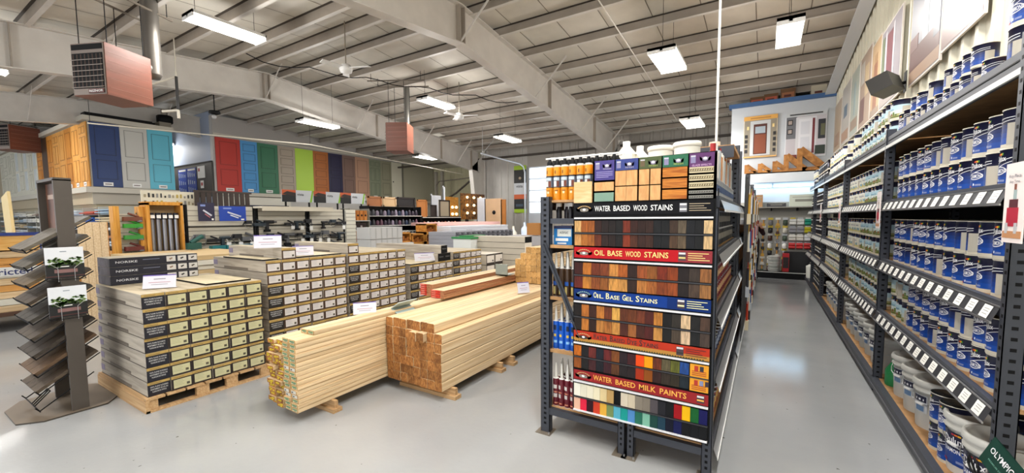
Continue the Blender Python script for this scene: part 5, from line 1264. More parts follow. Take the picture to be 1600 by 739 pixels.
# ---------------------------------------------------------------- middle ground shop fittings (faces towards +X)
SLAT = M('#cfcabd', .5); SLG = M('#8f8a7e', .6)
def slatwall(label, x, y0, y1, z0, z1, col=SLAT, gondola=True):
    r = thing('slatwall_display', label, 'display', (0, 0, 0), 0, 'slatwall displays')
    b = MB(); b.box(x-.03, x, y0, y1, z0, z1, col)
    z = z0+.08
    while z < z1-.02: b.box(x-.001, x+.001, y0, y1, z, z+.014, SLG); z += .1
    b.build('slat_panel', r)
    b = MB(); 
    for y in (y0, y1-.04): b.box(x-.05, x+.012, y, y+.04, 0, z1+.02, BLACK)
    [b.box(x, x+.03, y0, y1, zz, zz+.02, BLACK) for zz in (z0+1.22, z0+1.56)] if z1 > 1.9 else None
    b.build('frame', r)
    b = MB(); b.box(x-.3, x+.02, y0, y1, 0, .15, DARK); b.build('base', r)
    return r
def tool(label, x, y, z, col='#1c1e24', tagc=True, s=1.0, kind=0, grp='power tools on the slatwall displays'):
    r = thing('power_tool', label, 'tool', (x, y, z), 0, grp); m = M(col, .4)
    b = MB()
    if kind == 0:   # drill
        b.cyl((.08, -.13*s, .06*s), (.08, .08*s, .06*s), .035*s, m, 10); b.cyl((.08, .08*s, .06*s), (.08, .15*s, .06*s), .018*s, M('#6a6a6e', .3, .7), 8); b.box(.05, .11, -.1*s, -.04*s, -.12*s, .04*s, m); b.box(.04, .12, -.13*s, -.01*s, -.16*s, -.11*s, DARK)
    elif kind == 1:  # saw
        b.lathe([(.09*s, -.015), (.1*s, 0), (.09*s, .015)], M('#a9abae', .3, .7), 14, T=Matrix.Translation((.09, 0, 0)) @ Matrix.Rotation(PI/2, 4, 'Y')); b.box(.05, .14, -.09*s, .06*s, .03*s, .12*s, m); b.cyl((.09, -.09*s, .1*s), (.09, -.16*s, .0), .02*s, m, 8)
    else:           # planer/grinder
        b.box(.03, .12, -.14*s, .14*s, -.03*s, .05*s, m); b.cyl((.07, .1*s, .05*s), (.07, -.06*s, .12*s), .022*s, m, 8); b.lathe([(.05*s, -.05*s), (.055*s, -.02*s), (.001, -.02*s)], M('#77797c', .3, .6), 10, (.08, .1*s, 0))
    b.build('body', r)
    if tagc: b = MB(); b.box(.2, .204, -.04, .04, -.15*s, -.05*s, PAPER); b.cyl((.2, 0, -.05*s), (.1, 0, .02), .003, WHITE, 5); b.build('price_tag', r)
    return r
X1 = -9.5
slatwall('grey slatwall display with blue tool posters, left section', X1, 3.48, 4.75, 0, 1.98)
slatwall('grey slatwall display of tools, middle section', X1, 4.78, 5.95, 0, 1.95)
slatwall('grey slatwall display of tools, right section', X1, 5.98, 7.0, 0, 1.95)
b = MB(); b.box(X1-.05, X1+.4, 4.72, 6.4, 1.95, 1.99, M('#cfc8b8', .5)); b.box(X1+.38, X1+.4, 4.72, 6.4, 1.89, 1.95, M('#cfc8b8', .5)); tag(b.build('display_canopy'), 'pale canopy shelf above the middle tool display', 'shelf')
k = 0
for yi in range(15):
    y = 3.68+.225*yi
    for z in (1.62, 1.32, 1.06):
        if z > 1.5 and (yi < 4 or k % 4 == 1): k += 1; continue
        tool('%s power tool in the %s row, %s from left' % (('black', 'grey', 'dark')[k % 3], {1.62: 'top', 1.32: 'middle', 1.06: 'bottom'}[z], ORD[yi]), X1, y, z-.03, ('#1b1c22', '#6a6c70', '#1f2026', '#33404a')[k % 4], (k*5) % 7 < 4, .75+.35*((k*3) % 4)/3, (k*k+yi) % 3); k += 1
for y, w, h, c, nm in ((3.78, .28, .36, '#2c2a48', 'dark purple tool poster on the left of the display'), (4.25, .5, .3, '#20489a', 'blue poster with white tools on the display')):
    b = MB(); b.box(-.15, 0, -.01, .01, h*.4, h*.6, BLACK); b.box(0, .012, -w/2, w/2, 0, h, M(c, .45)); b.box(.012, .014, -w*.35, -w*.05, h*.8, h*.9, M('#8a9ac8', .5)); b.bar((.015, -w*.2, h*.6), (.015, w*.3, h*.3), .004, .03, M('#c9ccd8', .5)); b.bar((.015, -w*.1, h*.4), (.015, w*.2, h*.2), .004, .02, M('#b0707a' if w < .4 else '#dfe3ec', .5)); b.box(.012, .014, w*.3, w*.42, h*.05, h*.15, PAPER)
    tag(b.build('tool_poster', loc=(X1+.15, y, 1.68)), nm, 'poster')
for y in (3.85, 4.1, 4.35):
    b = MB(); b.box(0, .14, -.115, .115, 0, .22, M('#22747c' if y != 4.35 else '#1d6a86', .4)); b.box(.1, .102, -.06, .06, .06, .11, PAPER); b.cyl((.05, -.06, .16), (.05, .06, .16), .012, BLACK, 6)
    tag(b.build('tool_case', loc=(X1+.3, y, .98)), 'teal tool case below the posters, %s' % {3.85: 'left', 4.1: 'middle', 4.35: 'right'}[y], 'case', 'teal tool cases')
b = MB(); b.box(0, .55, -.5, 1.5, 0, .98, DARK); b.box(0, .6, -.52, 1.52, .94, .98, M('#6a5a48', .6)); tag(b.build('tool_counter', loc=(X1+.04, 4.3, 0)), 'dark counter under the left tool display', 'counter')
# trimmer panel, pipe stand
r = slatwall('pale slatted panel with green trimmers, in a pine frame', -9.6, 2.52, 2.84, 0, 1.82); b = MB(); 
for y in (2.46, 2.8): b.box(-9.7, -9.5, y, y+.08, 0, 1.95, WOOD('#c98f3c', '#e0b060', (30, 30, 2), .5, .03, name='framewood'))
b.build('pine_frame', r)
for i, (z, c) in enumerate(((1.72, '#7a4a38'), (1.6, '#3f9a3c'), (1.4, '#3f8f44'), (1.2, '#6b2f2c'), (1.02, '#222226'))):
    tool('%s garden tool on the pale slatted panel, %s from top' % (('brown', 'green', 'green', 'dark red', 'black')[i], ORD[i]), -9.55, 2.7, z, c, False, .9, 2, 'garden tools on the slatted panel')
r = thing('pipe_stand', 'pine stand holding five tall silver stovepipe lengths', 'display stand', (-9.45, 2.88, 0)); OW = WOOD('#c48a3a', '#dba95a', (30, 30, 2), .5, .03, name='framewood')
b = MB(); b.box(-.3, 0, 0, .06, 0, 2.02, OW); b.box(-.3, 0, .52, .56, 0, 2.02, OW); b.box(-.3, 0, 0, .56, 1.98, 2.04, OW); b.box(-.3, -.28, 0, .56, 0, 2.0, M('#b9a27a', .6)); b.box(-.3, 0.1, 0, .56, .8, .86, OW); b.build('frame', r)
for i in range(5):
    p = MB(); y = .11+i*.09; p.cyl((-.1, y, .88), (-.1, y, 1.72), .033, M('#a9abb4', .3, .8), 14); p.cyl((-.1, y, 1.72), (-.1, y, 1.84), .04, M('#23263a', .4), 12); p.box(-.06, -.04, y-.03, y+.03, 1.74, 1.8, PAPER)
    tag(p.build('silver_pipe', loc=(-9.45, 2.88, 0)), 'silver pipe with dark collar, %s from left in the pine stand' % ORD[i], 'pipe', 'silver pipes in the pine stand')
b = MB(); b.lathe([(.14, 0), (.17, .02), (.17, .05), (.06, .08), (.05, .2)], M('#9fa19c', .4), 14); b.box(-.04, .06, -.12, .1, .18, .3, M('#1f5a54', .4)); b.cyl((0, -.05, .3), (0, .15, .42), .04, M('#1f5a54', .4), 10)
tag(b.build('bench_saw', loc=(-9.1, 3.45, .98)), 'teal bench saw on the counter below the silver pipes', 'saw')
# pegboard
b = MB(); b.box(0, .03, 0, 1.15, 0, 1.1, M('#d9d4c2', .5)); b.box(-.03, 0, .1, .16, -1.35, .5, DARK); b.box(-.03, 0, 1.0, 1.06, -1.35, .5, DARK); rnd = random.Random(5)
for i in range(13):
    for j in range(6):
        w = .03+.02*rnd.random(); h = .05+.06*rnd.random(); y = .05+i*.083; z = .08+j*.17
        b.box(.03, .04, y, y+w, z, z+h, M(rnd.choice(('#3a3a3a', '#a39a80', '#b5a35a', '#8a8a88', '#1f1f22')), .5))
tag(b.build('hardware_board', loc=(-13.2, 3.95, 1.35)), 'cream board covered with small hooks and hardware under the turquoise door', 'display board')
# cream wall counter under the doors at left wall
b = MB(); b.box(-18.29, -17.9, 7.8, 10.5, 0, 2.62, M('#d6d3c8', .5)); b.box(-17.9, -17.88, 8.1, 10.4, 1.95, 2.3, M('#232a48', .5)); b.box(-17.9, -17.87, 8.05, 8.1, 1.9, 2.35, M('#8a877a', .5)); tag(b.build('service_hatch'), 'cream cabinet with dark blue panel under the red door', 'cabinet')
b = MB(); 
for i in range(10): b.box(0, .05, i*.14, i*.14+.1, 0, .45, M('#3a2c24', .6))
b.box(0, .06, -.02, 1.42, .45, .5, M('#3a2c24', .6)); b.box(0, .05, 0, .06, -2.0, 0, M('#3a2c24', .6)); b.box(0, .05, 1.34, 1.4, -2.0, 0, M('#3a2c24', .6)); b.box(0, .06, -.02, 1.42, -.05, 0, M('#3a2c24', .6)); tag(b.build('dark_railing', loc=(-13.0, 5.0, 2.0)), 'dark brown spindle railing sample below the notice board', 'railing')
# vista placards
for i, y in enumerate((6.5, 7.45, 8.35)):
    r = thing('brand_placard', 'pale placard with orange sunset house picture, %s from left' % ORD[i], 'sign', (-11.5, y, 2.2), 0, 'pale placards above the aisles')
    b = MB(); b.box(-.02, 0, 0, .95, 0, .34, M('#c9cdd2', .5)); b.box(-.05, -.02, .1, .14, -2.2, .3, BLACK); b.box(-.05, -.02, .8, .84, -2.2, .3, BLACK); b.build('board', r)
    b = MB(); b.box(0, .004, 0, .4, 0, .34, M('#1f2226', .5)); b.box(.004, .006, 0, .4, .2, .34, M('#c4653a', .5)); b.poly([(.007, 0, .22), (.007, .4, .16), (.007, .4, .26), (.007, .15, .3)], M('#3a2c28', .5)); b.build('picture', r)
    b = MB(); b.text('vista', .2, .07, TX((.004, .54, .22), (0, 1, 0), (0, 0, 1)), M('#22262a', .5)); b.poly([(.003, .82, 0), (.003, .88, 0), (.003, .95, .34), (.003, .9, .34)], M('#8fbf3a', .5)); b.build('lettering', r)
# round mirrored/lamp goods, white slat pillar, shelves
b = MB(); b.box(-.03, .0, 0, .3, 0, 1.95, M('#e2e0d4', .5))
for q in range(19): b.box(0, .002, 0, .3, .05+q*.1, .062+q*.1, SLG)
b.box(-.3, -.03, .0, .3, 0, 1.95, M('#dcdacc', .5)); tag(b.build('slat_pillar', loc=(-9.5, 7.05, 0)), 'narrow cream slatted pillar right of the tool display', 'pillar')
X2 = -10.2
def shelf_unit(label, x, y0, y1, zs, top, dark=True):
    r = thing('shop_shelving', label, 'shelving', (0, 0, 0), 0, 'shop shelving in the middle ground')
    b = MB(); b.box(x-.4, x-.38, y0, y1, 0, top, BLACK if dark else M('#a9a59a', .5)); b.build('back_panel', r)
    for y in (y0, y1-.03): b = MB(); b.box(x-.4, x, y, y+.03, 0, top, BLACK if dark else M('#8a877c', .5)); b.build('side_panel', r)
    for z in zs: b = MB(); b.box(x-.4, x+.02, y0, y1, z-.02, z, M('#c9c9c4', .5)); b.build('shelf', r)
    return r
shelf_unit('dark shelving with rows of white-tagged goods', X2, 8.35, 10.6, (.3, .6, .9, 1.2, 1.5, 1.8), 2.1)
rnd = random.Random(9); k = 0
for zi, z in enumerate((.9, 1.2, 1.5, 1.8)):
    for i in range(14):
        y = 8.45+i*.152; hi = z > 1.4
        c = rnd.choice(('#2b2c3a', '#3a3040', '#6a4a5a', '#22304a', '#4a4a50', '#8a8090')) if hi else '#e6e6e2'
        b = MB()
        if hi: b.lathe([(.045, 0), (.055, .03), (.05, .12), (.02, .16+.03*(i % 2))], M(c, .35), 10); b.disc(.02, M(c, .35), 10, (0, 0, .16+.03*(i % 2)))
        else: b.box(-.08, .05, -.06, .06, 0, .11, M(c, .5)); b.box(.05, .052, -.04, .04, .03, .08, M('#5a5a60', .5))
        tag(b.build('shelf_item', loc=(X2-.08, y, z+.001)), '%s on the %s shelf up, %s from left, dark shelving' % ('dark rounded faucet' if hi else 'small white box', ORD[zi+2], ORD[i]), 'shop item', 'goods on the dark shelving')
r = shelf_unit('wooden display case of carved timber boxes, left of the dark shelving', -9.9, 7.45, 8.15, (1.05, 1.38, 1.66), 2.0, False)
for i in range(4):
    b = MB(); b.box(-.1, 0, 0, .1, 0, .28, WOOD('#b5763a', '#cf9452', (20, 20, 3), .5, .1, name='box')); b.lathe([(.03, -.002), (.03, .004), (.001, .004)], DARK, 10, T=Matrix.Translation((0, .05, .14)) @ Matrix.Rotation(PI/2, 4, 'Y')); tag(b.build('wooden_box', loc=(-9.88, 7.55+i*.13, 1.665)), 'wooden box with round hole, %s from left' % ORD[i], 'box', 'wooden boxes with holes')
for i in range(9):
    b = MB(); b.box(-.06, 0, 0, .05, 0, .27+.02*(i % 3), WOOD(('#6a4a34', '#d9b688', '#8a5a34')[i % 3], ('#8a6a4a', '#e6cba2', '#a87a4a')[i % 3], (20, 20, 3), .5, .1, name='spindle')); tag(b.build('timber_spindle', loc=(-9.88, 7.5+i*.067, 1.055)), 'upright timber spindle sample, %s from left in wooden case' % ORD[i], 'sample', 'timber spindles')
b = MB(); b.box(-.1, 0, 0, .5, 0, .2, M('#2b1d1a', .4)); b.box(0, .01, .1, .16, .08, .13, STEEL); b.box(0, .01, .3, .36, .08, .13, STEEL); tag(b.build('dark_drawer_box', loc=(-9.88, 7.5, 1.39)), 'dark box with two silver knobs in the wooden case', 'box')
# framed pictures, panels and boards above the dark shelving
fr_ = [(8.5, .55, .3, '#a8744c', 'orange and black picture'), (9.1, .55, .3, '#cbb08c', 'pale timber sample'), (9.7, .8, .32, '#232022', 'dark slatted frame'), (10.6, .5, .62, '#a87440', 'tan door sample'), (11.3, .3, .45, '#2b2220', 'narrow black frame'), (11.75, .6, .65, '#8f8774', 'black framed mirror')]
for i, (y, w, h, c, nm) in enumerate(fr_):
    r = thing('framed_picture', nm+' standing above the dark shelving', 'frame', (X2-.2, y, 1.82 if i > 2 else 1.83), 0, 'frames above the shelving'); r.location.z = 2.1 if y < 10.5 else 1.75
    b = MB(); b.box(-.03, 0, 0, w, 0, h, M(c, .5)); b.build('panel', r)
    b = MB()
    for a in ((0, .05, 0, h), (w-.05, w, 0, h), (0, w, 0, .04), (0, w, h-.05, h)): b.box(0, .02, a[0], a[1], a[2], a[3], M('#2a211d' if i in (2, 4, 5) else c, .5))
    b.build('frame', r)
shelf_unit('dark shelving below the black framed mirror', X2-.1, 10.75, 12.9, (.6, 1.0, 1.4, 1.75), 1.78)
for i in range(10):
    b = MB(); b.lathe([(.07, 0), (.09, .06), (.05, .16), (.02, .2)], M(('#c98a6a', '#e6e2dc', '#8a5a40')[i % 3], .4), 10); b.disc(.02, M('#8a5a40', .4), 10, (0, 0, .2))
    tag(b.build('vase', loc=(X2-.2, 10.95+i*.19, 1.401)), 'small %s pot, %s from left under the mirror' % (('terracotta', 'white', 'brown')[i % 3], ORD[i]), 'pot', 'pots under the mirror')
b = MB(); b.box(-.3, 0, 0, .9, 0, .5, M('#5a8ab4', .5)); b.box(0, .01, .62, .9, .02, .48, BLACK); b.sphere((.02, .76, .25), .12, WHITE, 10); tag(b.build('blue_carton', loc=(-9.6, 10.2, 1.0)), 'blue carton with black and white end', 'carton')

# pale boxes, crates, packs farther right
for i in range(3):
    for j in range(6):
        b = MB(); b.box(-.5, 0, 0, .17, 0, .29, M('#c9c9c8', .5)); b.box(0, .002, .02, .15, .02, .27, M('#d4d4d4', .5)); tag(b.build('pale_box', loc=(-8.2, 6.75+j*.175, .6+i*.3)), 'upright pale box, %s row up, %s from left behind third stack' % (ORD[i], ORD[j]), 'box', 'upright pale boxes')
b = MB(); b.box(0, .5, 0, 1.05, 0, .6, M('#8a7a66', .7)); tag(b.build('plinth', loc=(-8.7, 6.75, 0)), 'plinth under the upright pale boxes', 'plinth')
CR = WOOD('#b97d36', '#dba456', (20, 3, 20), .6, .12, name='crate')
for i, (y, z) in enumerate(((8.0, 1.04), (8.55, .985), (9.1, .985), (8.55, .702), (9.1, .702), (9.1, 1.268))):
    r = thing('timber_crate', 'open pine crate of offcuts, %s of six in the middle distance' % ORD[i], 'crate', (-8.6, y, z), 0, 'open pine crates')
    b = MB()
    for zz in (0, .24): b.box(-.4, 0, 0, .5, zz, zz+.04, CR)
    for yy in (0, .46): b.box(-.4, 0, yy, yy+.04, 0, .28, CR)
    b.build('frame', r)
    for q in range(5): b = MB(); b.box(-.35, -.02, .05+q*.08, .115+q*.08, .045, .12+.03*(q % 3), WOOD('#8a5426', '#b87a3a', (20, 20, 20), .6, .1, name='offcut')); b.build('offcut', r)
b = MB(); b.box(-.5, 0, 0, 1.7, 0, .7, M('#c9c4b8', .6)); tag(b.build('crate_bench', loc=(-8.5, 8.0, 0)), 'pale bench under the pine crates', 'bench')
b = MB(); b.box(-.5, 0, 0, .5, 0, .34, M('#d5d3ce', .6)); tag(b.build('white_carton', loc=(-8.5, 8.0, .70)), 'white carton left of the lower pine crates', 'carton')
for i in range(8):
    b = MB(); b.box(-1.2, 0, 0, 3.3, 0, .058, {'*': M('#e4e6ec', .5), '+z': M('#e9e9ec', .5)}); 
    if i == 5: b.text('STYRO', .3, .05, TX((.003, .9, .03), (0, 1, 0), (0, 0, 1)), M('#77777c', .5))
    tag(b.build('foam_sheet', loc=(-8.3+.01*(i % 2), 9.9, .98+i*.06)), 'white insulation sheet, %s from bottom of the white stack' % ORD[i], 'insulation', 'white insulation sheets')
for i in range(2):
    b = MB(); b.box(-1.2, 0, 0, 3.6, 0, .05, M('#dcb4ae', .6)); tag(b.build('pink_sheet', loc=(-8.9, 10.0, 1.47+i*.052)), 'pink insulation sheet, %s on top of the white stack' % ('lower', 'upper')[i], 'insulation', 'pink insulation sheets')
b = MB(); b.box(-1.2, 0, 0, 3.3, 0, .97, M('#c9c9cc', .6)); tag(b.build('insulation_bale', loc=(-8.35, 9.9, 0)), 'pale wrapped bale under the white insulation sheets', 'bale')
for i in range(5):
    for j in range(3):
        b = MB(); L_ = 1.0; pr = [(0, .004), (0, .085)]
        b.box(-1.0, 0, 0, L_, 0, .1, {'*': M('#7d7e84', .6, vary=.15), '+x': M('#76777e', .6, vary=.2), '-y': M('#a4a6ae', .6)})
        for q in range(8): b.sphere((.0, .06+q*.125, .05), .038, M(('#5a5a60', '#8c8d94')[q % 2], .6), 6)
        tag(b.build('shingle_pack', loc=(-7.3, 8.9+j*1.02, .8+i*.105)), 'grey shingle pack, %s layer up, %s from left' % (ORD[i], ORD[j]), 'shingles', 'grey shingle packs')
b = MB(); b.box(-1.0, 0, 0, 3.1, 0, .79, PINEX); tag(b.build('shingle_platform', loc=(-7.3, 8.9, 0)), 'timber platform under the grey shingle packs', 'platform')
r = thing('green_lid_bin', 'white bin with green lid beyond the fifth carton stack', 'bin', (-5.6, 7.35, .62))
b = MB(); b.box(-.5, 0, 0, .8, 0, .62, M('#dfe3e2', .4)); b.box(0, .002, .3, .45, .1, .35, M('#2c7a4c', .5)); b.build('bin', r)
b = MB(); b.box(-.53, .03, -.03, .83, .62, .66, M('#2f8a50', .4)); b.box(-.4, -.1, .1, .7, .66, .69, M('#2f8a50', .4)); b.build('lid', r)
b = MB(); b.box(-.5, 0, 0, .8, 0, .61, M('#6a5a48', .6)); tag(b.build('bin_base', loc=(-5.6, 7.35, 0)), 'brown base under the green-lidded bin', 'base')
# easels, lamp board and panels before the far wall
def lampboard(y, w, h, z, c, nm, lit):
    r = thing('lamp_board', nm, 'display board', (-11.3, y, z), 0, 'lamp display boards')
    b = MB(); b.box(-.06, 0, 0, w, 0, h, WOOD(c, '#a8742c', (9, 9, 9), .5, .1, name='lampboard')); b.box(-.08, -.02, w*.2, w*.3, -z, 0, DARK); b.box(-.08, -.02, w*.7, w*.8, -z, 0, DARK); b.build('board', r)
    for i in range(lit):
        b = MB(); b.sphere((.06, w*(.2+.28*(i % 3)), h*(.25+.3*(i//3))), .06, M('#ffe8b8', .4, emit=1.6), 8); b.build('lamp_globe', r)
lampboard(13.1, .9, .95, 1.65, '#b58a3c', 'golden board with glowing round lamps near the corner', 6)
lampboard(14.2, 1.75, 1.15, 1.65, '#3a241a', 'dark brown board with glowing lamps before the far column', 9)
for i, (y, w, h, c, nm) in enumerate(((15.9, .5, .95, '#8f887c', 'grey patterned panel with chains'), (16.5, .25, .85, '#2e2a28', 'narrow dark panel near the column'), (12.0, .55, 1.0, '#c9ccd2', 'white upright panel left of the lamp boards'), (12.7, .1, 1.35, '#dfe6ec', 'thin tall white post left of the lamp boards'))):
    b = MB(); b.box(-.04, 0, 0, w, -1.6, h-.05, M(c, .5, vary=.08)); b.box(-.045, .004, 0, .03, -1.6, h, M(c, .5)); tag(b.build('upright_panel', loc=(-11.0, y, 1.65)), nm, 'panel', 'upright panels')
for i, (x, w, h, c, nm) in enumerate(((-11.0, .45, 1.0, '#dfe2ea', 'white leaning sheet by the cork panel'), (-10.6, .9, .95, '#d8b896', 'pale cork panel with round emblem'), (-9.75, .25, .9, '#b57a3a', 'orange-brown leaning plank by cork panel'))):
    b = MB(); b.box(0, w, -.04, 0, -1.55, h, M(c, .5, vary=.05)); 
    if i == 1: b.lathe([(.09, -.002), (.09, .004), (.001, .004)], DARK, 14, T=Matrix.Translation((w*.55, -.045, .35)) @ Matrix.Rotation(PI/2, 4, 'X'))
    tag(b.build('leaning_sheet', loc=(x, 15.0, 1.6)), nm, 'panel', 'sheets before the far wall')
r = thing('hanging_banner', 'tall vertical banner with house pictures beside the overhead door', 'banner', (-10.45, YF-.06, 1.95))
b = MB(); b.box(0, .68, -.01, 0, 0, 2.25, M('#c9ccd0', .5)); b.box(0, .68, -.014, -.01, 0, .18, M('#a9c83c', .5)); b.box(0, .68, -.014, -.01, 2.05, 2.25, M('#a9c83c', .5)); b.build('cloth', r)
b = MB(); b.box(0, .68, -.016, -.011, .18, .88, M('#23262c', .5)); b.box(0, .68, -.018, -.012, .66, .88, M('#c9683a', .5)); b.box(0, .68, -.016, -.011, 1.42, 2.05, M('#23211f', .5)); b.sphere((.34, -.015, 1.65), .07, M('#c9b8a0', .5), 8); b.box(.1, .5, -.018, -.012, .3, .42, M('#4a5a6a', .5)); b.build('pictures', r)
b = MB(); b.text('vista', .36, .12, TX((.3, -.015, 1.27), (1, 0, 0), (0, 0, 1)), M('#2a2c30', .5)); b.build('lettering', r)
for i, (x, z, c) in enumerate(((-8.9, 1.2, '#dfe4ec'), (-8.2, 1.2, '#e2ddd0'), (-7.7, 1.35, '#c9d4e4'), (-7.2, 1.2, '#d9b8a0'))):
    b = MB(); b.lathe([(.12, -1.0+.2-z+.8), (.14, -.98+1-z), (.14, .15), (.05, .25), (.04, .4)], M(c, .4), 12); b.disc(.04, M(c, .4), 12, (0, 0, .4)); tag(b.build('standing_roll', loc=(x, 13.45, z-.2)), 'pale upright roll near the overhead door, %s from left' % ORD[i], 'roll', 'upright rolls near the door')
b = MB(); 
for q in range(3): b.box(0, 1.6, 0, .6, q*.3, q*.3+.28, M(('#c9c9cc', '#e2e4ea', '#b0aeb0')[q], .5))
tag(b.build('paper_reams', loc=(-6.6, 10.5, .3)), 'stack of wrapped pale packs right of the cartons', 'packs')
b = MB(); b.box(0, .4, 0, .4, 0, .35, M('#b08048', .7)); tag(b.build('small_carton', loc=(-6.0, 10.6, 1.2)), 'small brown carton on the wrapped packs', 'carton')

# ---------------------------------------------------------------- end of the aisle
YE = 13.93
KE = .936
def ez(z): return 1.7+(z-1.7)*KE
def print_on_end(label, x0, x1, z0, z1, parts, frame):
    x0, x1, z0, z1 = x0*KE, x1*KE, ez(z0), ez(z1)
    r = thing('door_poster', label, 'poster', (0, 0, 0), 0, 'door posters on the end wall')
    b = MB(); b.box(x0, x1, YE-.03, YE-.004, z0, z1, M(frame, .5)); b.build('frame', r)
    b = MB()
    w, h = x1-x0, z1-z0
    for k, (u0, u1, v0, v1, c) in enumerate(parts): b.box(x0+u0*w, x0+u1*w, YE-.034-.001*k, YE-.03, z0+v0*h, z0+v1*h, M(c, .5))
    b.build('picture', r)
lad = [(.04+.0, .13, .12+i*.12, .2+i*.12, '#26262a') for i in range(4)]+[(.88, .96, .12+i*.13, .2+i*.13, '#26262a') for i in range(4)]
print_on_end('poster of a brown front door with wall lamps', -.68, .2, 3.5, 4.75, [(.02, .98, .03, .9, '#9c9484'), (.2, .8, .05, .88, '#c9cdd0'), (.3, .7, .08, .8, '#5a2a1c'), (.33, .67, .1, .55, '#8a4a28'), (.35, .65, .58, .74, '#a9b6c0'), (.1, .16, .68, .76, '#f0dca0'), (.85, .91, .7, .78, '#f0dca0'), (0, 1, .9, 1, '#e0b060'), (.2, .8, .93, .96, '#b88a4a'), (0, 1, 0, .03, '#d9b070')]+lad, '#e6dcc8')
print_on_end('poster of a white interior door with grey wall', .4, 1.38, 3.42, 4.72, [(.02, .98, .03, .9, '#c9c6cc'), (.02, .28, .42, .9, '#77797f'), (.26, .76, .05, .88, '#d9dbe0'), (.33, .66, .08, .84, '#e6e8ee'), (.66, .72, .08, .84, '#7a2a34'), (.38, .6, .5, .78, '#d9dce4'), (.38, .6, .14, .44, '#d9dce4'), (.05, .18, .72, .84, '#2a2a2c'), (.07, .16, .74, .82, '#b5a8a0'), (.05, .18, .52, .64, '#2a2a2c'), (.07, .16, .54, .62, '#b5a8a0'), (.8, .97, .38, .8, '#2c3038'), (.86, .96, .45, .7, '#6a6c50'), (.74, .98, .05, .24, '#26382a'), (.0, .3, .0, .06, '#8a3a30'), (0, 1, .9, 1, '#c9ced2'), (.1, .9, .93, .96, '#3a3c40')], '#e2e6ea')
b = MB(); b.box(-.52, 1.3, YE-.31, YE-.01, 2.89, 2.92, WHITE); b.box(-.52, 1.3, YE-.31, YE-.29, 2.64, 2.92, M('#d6dce2', .4)); o = b.build('end_wall_shelf'); tag(o, 'white boxed shelf high on the end wall under the door posters', 'shelf')
# timber gable brackets on the shelf
BRK = WOOD('#9a6c3c', '#bd8c54', (8, 8, 8), .6, .08, name='bracketwood')
for i, (x, s) in enumerate(((-.52, .25), (-.19, .26), (.16, .3), (.42, .46), (.72, .6))):
    b = MB(); t = .09*s/.4+.03
    b.bar((0, 0, 0), (0, 0, s), .12, t, BRK, upv=(0, 1, 0)); b.bar((0, 0, .03), (s*.95, 0, .03), .12, t*.8, BRK); b.bar((.0, 0, s-.02), (s*.95, 0, .03), .12, t*1.1, BRK)
    tag(b.build('timber_bracket', loc=(x, YE-.17, 2.922)), 'triangular timber bracket, %s from left on the end shelf' % ORD[i], 'bracket', 'timber brackets on the end shelf')
for i, (x0, x1) in enumerate(((-.5, .12), (.14, 1.33))):
    r = thing('strip_light', 'bluish fluorescent strip light under the end shelf, %s one' % ('left shorter', 'right longer')[i], 'strip light', ((x0+x1)/2*KE, YE-.08, 2.54), 0, 'strip lights on the end wall')
    L_ = (x1-x0)/2*KE
    b = MB(); b.box(-L_, L_, .0, .078, -.02, .1, WHITE); b.build('housing', r)
    b = MB(); b.cyl((-L_+.02, -.02, .0), (L_-.02, -.02, 0), .025, M('#bfe0ff', .4, emit=7), 10); b.build('tube', r)
    ld = bpy.data.lights.new('lamp', 'AREA'); ld.energy = 3.5*L_; ld.color = (.5, .76, 1); ld.shape = 'RECTANGLE'; ld.size = 2*L_; ld.size_y = .08
    lo = bpy.data.objects.new('lamp', ld); COL.objects.link(lo); lo.parent = r; lo.location = (0, -.06, -.04); lo.rotation_euler = (.5, 0, 0)
r = thing('end_shelving', 'black based slatwall fitting across the end of the aisle', 'shelving', (0, 0, 0))
b = MB(); b.box(-.88, 1.33, YE-.06, YE-.005, .1, 2.1, M('#a9a79f', .6)); b.build('slat_panel', r)
b = MB(); b.box(-.88, 1.33, YE-.5, YE-.06, 1.93, 1.96, M('#8f8d86', .5)); b.build('top_shelf', r)
b = MB(); b.box(-.88, 1.33, YE-.6, YE-.06, .0, .16, BLACK); b.box(-.88, 1.33, YE-.6, YE-.58, .16, .18, M('#c9c9c4', .5)); b.build('base', r)
b = MB(); b.box(.45, 1.33, YE-.3, YE-.06, .16, .72, M('#15161b', .6)); b.build('lower_panel', r)
for x in (-.5, .1, .7): b = MB(); b.box(x, x+.03, YE-.4, YE-.06, 1.85, 1.93, BLACK); b.build('shelf_bracket', r)
for i, (x, w, h, c, nm) in enumerate(((-.55, .16, .34, '#d0d0cc', 'white'), (-.36, .24, .34, '#a8845a', 'brown'), (.0, .45, .1, '#3a3a40', 'dark grey'), (.56, .62, .32, '#c6ccbf', 'pale printed'), (1.2, .2, .36, '#c9c4bc', 'tall cream'))):
    b = MB(); b.box(0, w, -.3, 0, 0, h, M(c, .5)); b.box(w*.2, w*.8, -.302, -.3, h*.4, h*.6, M('#8a8a80', .5)); b.box(w*.1, w*.9, -.302, -.3, h*.75, h*.8, M('#9a9a90', .5))
    tag(b.build('stock_box', loc=(x*KE, YE-.12, 1.961)), '%s box on the shelf above the end slatwall' % nm, 'box')
packs = []
cols4 = {0: ['#8a8f90', '#dfe0e0', '#4a8a5a', '#d9d4c4'], }
rnd = random.Random(21)
